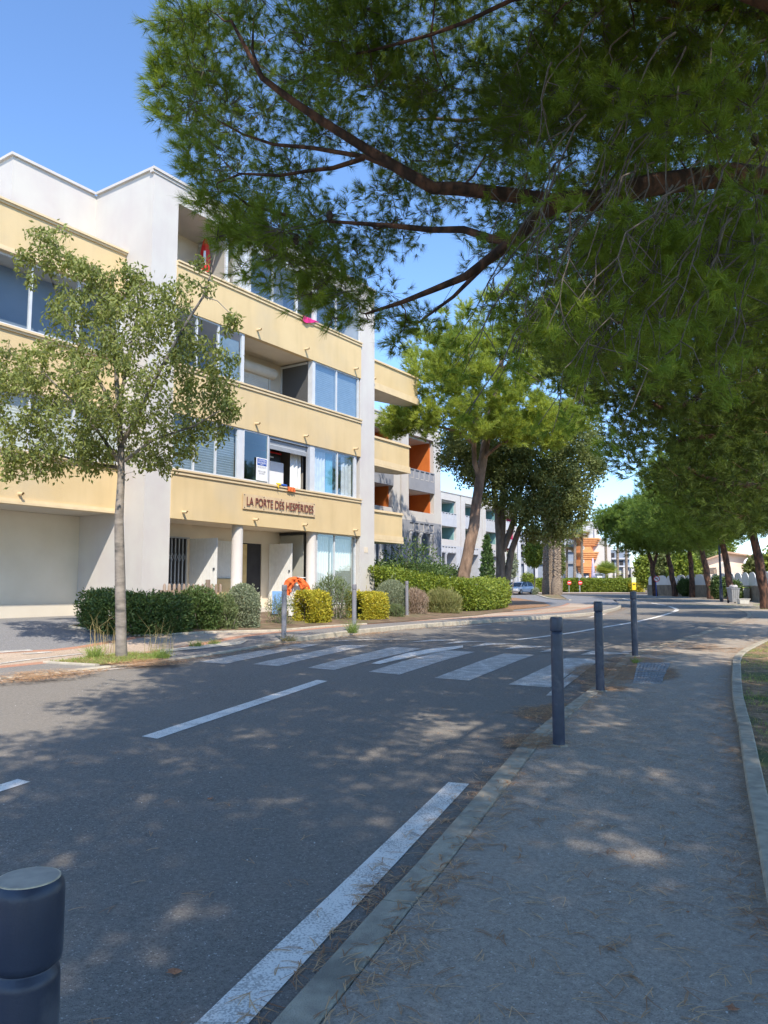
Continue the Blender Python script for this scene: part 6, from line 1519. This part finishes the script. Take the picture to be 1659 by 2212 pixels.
# signs
def disc(mb, c, r0, r1, y, n=28):
    vs = [(c[0]+r*math.cos(6.283*k/n), y, c[2]+r*math.sin(6.283*k/n)) for r in (r0, r1) for k in range(n)]
    mb.add(vs, [(k,(k+1)%n,(k+1)%n+n,k+n) for k in range(n)])
def full(mb, c, r, y0, y1, n=28):
    vs = [(c[0]+r*math.cos(6.283*k/n), y, c[2]+r*math.sin(6.283*k/n)) for y in (y0, y1) for k in range(n)]
    mb.add(vs, [tuple(range(n)), tuple(range(2*n-1,n-1,-1))]+[(k,k+n,(k+1)%n+n,(k+1)%n) for k in range(n)])
def sign_post(x, yb, yc, Y, label, r, polem):
    b = pix(x, yb, Y); c = pix(x, yc, Y); o = thing('road_sign', label, 'road sign', (b.x, Y, gz(b.x, Y)))
    mb = MB(); mb.tube([(b.x, Y, gz(b.x,Y)-.05), (b.x, Y, c.z+r*.9)], .04, 8); mb.build('pole', polem, o)
    return o, c
o, c = sign_post(1417.8,1284.6,1250.5,78,'round no left turn sign with red ring on a blue pole beside the forked pine',.42,M_bluep)
mb = MB(); full(mb, c, .27, 77.93, 77.95); mb.build('sign_disc', M_whitep, o)
mb = MB(); disc(mb, c, .31, .24, 77.915); mb.build('red_ring', M_redp, o)
mb = MB(); 
def bar(mb, x0, z0, x1, z1, w_, y):
    d = Vector((x1-x0, z1-z0)); n = Vector((-d.y, d.x)).normalized()*w_/2; mb.add([(x0+n.x,y,z0+n.y),(x1+n.x,y,z1+n.y),(x1-n.x,y,z1-n.y),(x0-n.x,y,z0-n.y)], [(0,1,2,3)])
bar(mb, c.x+.06, c.z-.16, c.x+.06, c.z+.05, .05, 77.92); bar(mb, c.x+.085, c.z+.05, c.x-.07, c.z+.05, .05, 77.921); mb.add([(c.x-.06,77.92,c.z+.13),(c.x-.18,77.92,c.z+.05),(c.x-.06,77.92,c.z-.03)], [(0,1,2)]); mb.build('arrow', M_blackp, o)
mb = MB(); bar(mb, c.x-.17, c.z+.17, c.x+.17, c.z-.17, .055, 77.912); mb.build('red_bar', M_redp, o)
for x, lb in ((943,'no entry sign left of the orange tower, in front of its white wall'),(1062,'no entry sign in front of the orange tower between two palm trunks')):
    a = zi(x, 815); o, c = sign_post(a[0], 1282, a[1], 111, lb, .4, M_alug); mb = MB(); full(mb, c, .3, 110.9, 110.93); mb.build('sign_disc', M_redp, o)
    mb = MB(); mb.box(c.x-.21, c.x+.21, 110.86, 110.89, c.z-.05, c.z+.05); mb.build('white_bar', M_whitep, o)
a = zi(1055, 742); o, c = sign_post(a[0], 1283, a[1], 113, 'grey round back of a sign above the no entry sign by the orange tower', .7, M_alug); mb = MB(); full(mb, c, .3, 112.9, 112.93); mb.build('sign_disc', M_alug, o)
# letter box
b = pix(1369, 1288, 95); o = thing('letter_box', 'yellow street letter box with a pale header at the far junction', 'letter box', (b.x, 95, gz(b.x,95)))
a1 = pix(1369, 1258, 95); zt = pix(1369, 1247, 95).z; z0 = gz(b.x, 95)
mb = MB(); mb.box(b.x-.24, b.x+.24, 94.75, 95.1, a1.z-.95, a1.z); mb.build('box', M_yellowp, o, .03)
mb = MB(); mb.box(b.x-.26, b.x+.26, 94.76, 94.82, a1.z+.01, zt); mb.build('header', mat('pale_green_header', (.6,.68,.45), rough=.5), o)
mb = MB(); mb.box(b.x-.15, b.x+.15, 94.73, 94.745, a1.z-.3, a1.z-.18); mb.build('slot', M_blackp, o); mb = MB(); mb.box(b.x-.1, b.x+.1, 94.85, 95.0, z0-.05, a1.z-.95); mb.build('foot', M_metald, o)
# patio umbrella
a = zi(1208, 845); tt = zi(1208, 762); p = pix(a[0], a[1], 130); q = pix(tt[0], tt[1], 130); o = thing('closed_parasol', 'folded lilac parasol beside the orange column of the tower', 'parasol', (p.x,130,p.z))
mb = MB(); mb.lathe([(.05,0),(.05,q.z-p.z)], p, 8); mb.build('pole', M_metald, o); mb = MB(); mb.lathe([(.42,.5),(.38,1.2),(.3,2.4),(.2,3.5),(.1,4.6),(.03,q.z-p.z+.1)], p, 10); mb.build('canopy', M_lilac, o)
# black railing
def railing(x0, x1, y0, y1, Y, label):
    a = pix(*zi(x0, y1), Y); b = pix(*zi(x1, y0), Y); o = thing('railing', label, 'fence', (a.x, Y, a.z)); mb = MB(); mb.box(a.x, b.x, Y, Y+.06, a.z-.3, b.z); mb.build('panel', M_metald, o); mb = MB(); mb.box(a.x-.02, b.x+.02, Y-.03, Y+.09, b.z+.002, b.z+.08); mb.build('rail', M_blackp, o)
railing(1288,1350,850,905,127,'dark terrace fence right of the clipped hedge'); railing(1395,1450,850,905,127,'dark terrace fence behind the young fan palm')
# car
def car(P0, heading, label, paint, group=None):
    o = thing('parked_car', label, 'car', P0, group); L, Wd, Hh_ = 3.95, 1.7, 1.5
    c, s = math.cos(heading), math.sin(heading)
    def T(x, y, z): return (P0[0]+x*c-y*s, P0[1]+x*s+y*c, P0[2]+z)
    # side outline front -> rear at belt and below; x forward
    st = [(-1.97,.38,.55,.78),(-1.9,.3,.86,.84),(-1.6,.24,.98,.85),(-.9,.22,.96,.85),(0,.22,.93,.85),(.75,.22,.93,.85),(1.35,.24,.86,.84),(1.75,.28,.74,.8),(1.95,.36,.62,.68)]
    mb = MB(); vs = []
    for x, z0, z1, hw in st:
        for y, z in ((-hw*.93,z0),(-hw,z0+.12),(-hw,(z0+z1)/2),(-hw*.95,z1),(0,z1+.03),(hw*.95,z1),(hw,(z0+z1)/2),(hw,z0+.12),(hw*.93,z0)): vs.append(T(x,y,z))
    n = 9; m = len(st); fs = [(i*n+k,i*n+k+1,(i+1)*n+k+1,(i+1)*n+k) for i in range(m-1) for k in range(n-1)]+[(i*n+n-1,i*n,(i+1)*n,(i+1)*n+n-1) for i in range(m-1)]
    fs += [tuple(range(n-1,-1,-1)), tuple((m-1)*n+k for k in range(n))]; mb.add(vs, fs, True); body = mb.build('body', paint, o)
    # cabin
    cb = [(-1.86,.95,.74),(-1.5,1.40,.62),(-.9,1.49,.62),(.1,1.47,.61),(.5,1.36,.6),(1.2,.92,.74)]
    mb = MB(); vs = []
    for x, z, hw in cb: vs += [T(x,-hw,z),T(x,hw,z)]
    mb.add(vs, [(2*i,2*i+1,2*i+3,2*i+2) for i in range(5)][1:3], False); 
    mb2 = MB(); low = [(-1.86,.93,.80),(-1.2,.94,.80),(-.4,.93,.8),(.4,.93,.8),(.8,.93,.8),(1.2,.9,.78)]
    vs2 = [];
    for (x,z,hw),(x2,z2,hw2) in zip(cb, low): vs2 += [T(x,-hw,z),T(x2,-hw2,z2),T(x,hw,z),T(x2,hw2,z2)]
    rf = MB(); top = [T(-1.55,-.60,1.43),T(-1.55,.60,1.43),T(-.9,.6,1.5),T(-.9,-.6,1.5),T(.15,.6,1.48),T(.15,-.6,1.48),T(.45,.57,1.40),T(.45,-.57,1.40)]
    rf.add(top, [(0,1,2,3),(3,2,4,5),(5,4,6,7)], True)
    pil = MB()
    for sy in (-1,1):
        for (xa,za,ya),(xb,zb,yb) in ((( .45,1.40,.58),(1.2,.92,.77)),((-.45,1.48,.6),(-.4,.93,.8)),((-1.55,1.43,.6),(-1.75,.95,.8))): pil.tube([T(xa,ya*sy,za),T(xb,yb*sy,zb)],.04,6)
    for v, f, sm_ in ((pil.v, pil.f, pil.sm),): 
        b0 = len(rf.v); rf.v += v; rf.f += [tuple(i+b0 for i in q) for q in f]; rf.sm += sm_
    rf.build('roof', paint, o)
    for sy in (-1,1):
        mb = MB(); mb.add([T(-1.7,.79*sy,.95),T(1.15,.78*sy,.92),T(.42,.575*sy,1.38),T(-.4,.595*sy,1.465),T(-1.5,.595*sy,1.41)], [(0,1,2,3,4)]); mb.build('side_window', M_carg, o)
    mb = MB(); mb.add([T(1.2,-.74,.92),T(1.2,.74,.92),T(.45,.56,1.39),T(.45,-.56,1.39)], [(0,1,2,3)]); mb.build('windscreen', M_carg, o)
    mb = MB(); mb.add([T(-1.88,-.7,.97),T(-1.88,.7,.97),T(-1.56,.58,1.42),T(-1.56,-.58,1.42)], [(0,1,2,3)]); mb.build('rear_window', M_carg, o)
    for x in (-1.25,1.28):
        for sy in (-1,1):
            mb = MB(); n = 20; vs = [T(x+.31*math.cos(6.283*k/n), sy*(.84+t), .31+.31*math.sin(6.283*k/n)) for t in (-.16,.03) for k in range(n)]
            mb.add(vs, [(k,(k+1)%n,(k+1)%n+n,k+n) for k in range(n)]+[tuple(range(n-1,-1,-1)),tuple(range(n,2*n))]); wh = mb.build('wheel', M_tyre, o)
            mb = MB(); vs = [T(x+.2*math.cos(6.283*k/n), sy*.875, .31+.2*math.sin(6.283*k/n)) for k in range(n)]; mb.add(vs, [tuple(range(n))]); mb.build('rim', M_alug, wh)
    for sy in (-1,1):
        mb = MB(); mb.lathe([(.05,-.05),(.13,0),(.05,.05)], T(1.78,sy*.6,.68), 10); mb.build('headlight', M_whitep, o)
        mb = MB(); mb.lathe([(.03,-.12),(.08,0),(.03,.12)], T(-1.86,sy*.68,.85), 8); mb.build('tail_light', M_redp, o)
        mb = MB(); mb.lathe([(.04,-.06),(.09,0),(.04,.06)], T(.75,sy*.92,.98), 8); mb.build('mirror', paint, o)
    mb = MB(); a, b, c_, d = T(1.985,-.25,.36), T(1.985,.25,.36), T(1.985,.25,.47), T(1.985,-.25,.47); mb.add([a,b,c_,d], [(0,1,2,3)]); mb.build('number_plate', M_whitep, o)
    return o
pc_ = pix(1124, 1284, 92); car((pc_.x, 92, gz(pc_.x,92)+.05), R(-130), 'white hatchback parked beyond the long hedge, left of the palm trunks', M_carw)
pc_ = pix(1103, 1284, 96); car((pc_.x, 96, gz(pc_.x,96)+.05), R(-125), 'dark car mostly hidden behind the white hatchback and hedge', M_card)
# rooftop aerial
b = Vector(W(69, 40, 11.2)); o = thing('roof_aerial', 'thin aerial on the roof of the teal loggia block', 'aerial', tuple(b)); mb = MB(); mb.tube([b, b+Vector((0,0,1.2))],.03,5); mb.tube([b+Vector((-1.2,0,.9)), b+Vector((.6,0,1.2))],.025,5); mb.build('mast', M_metald, o)
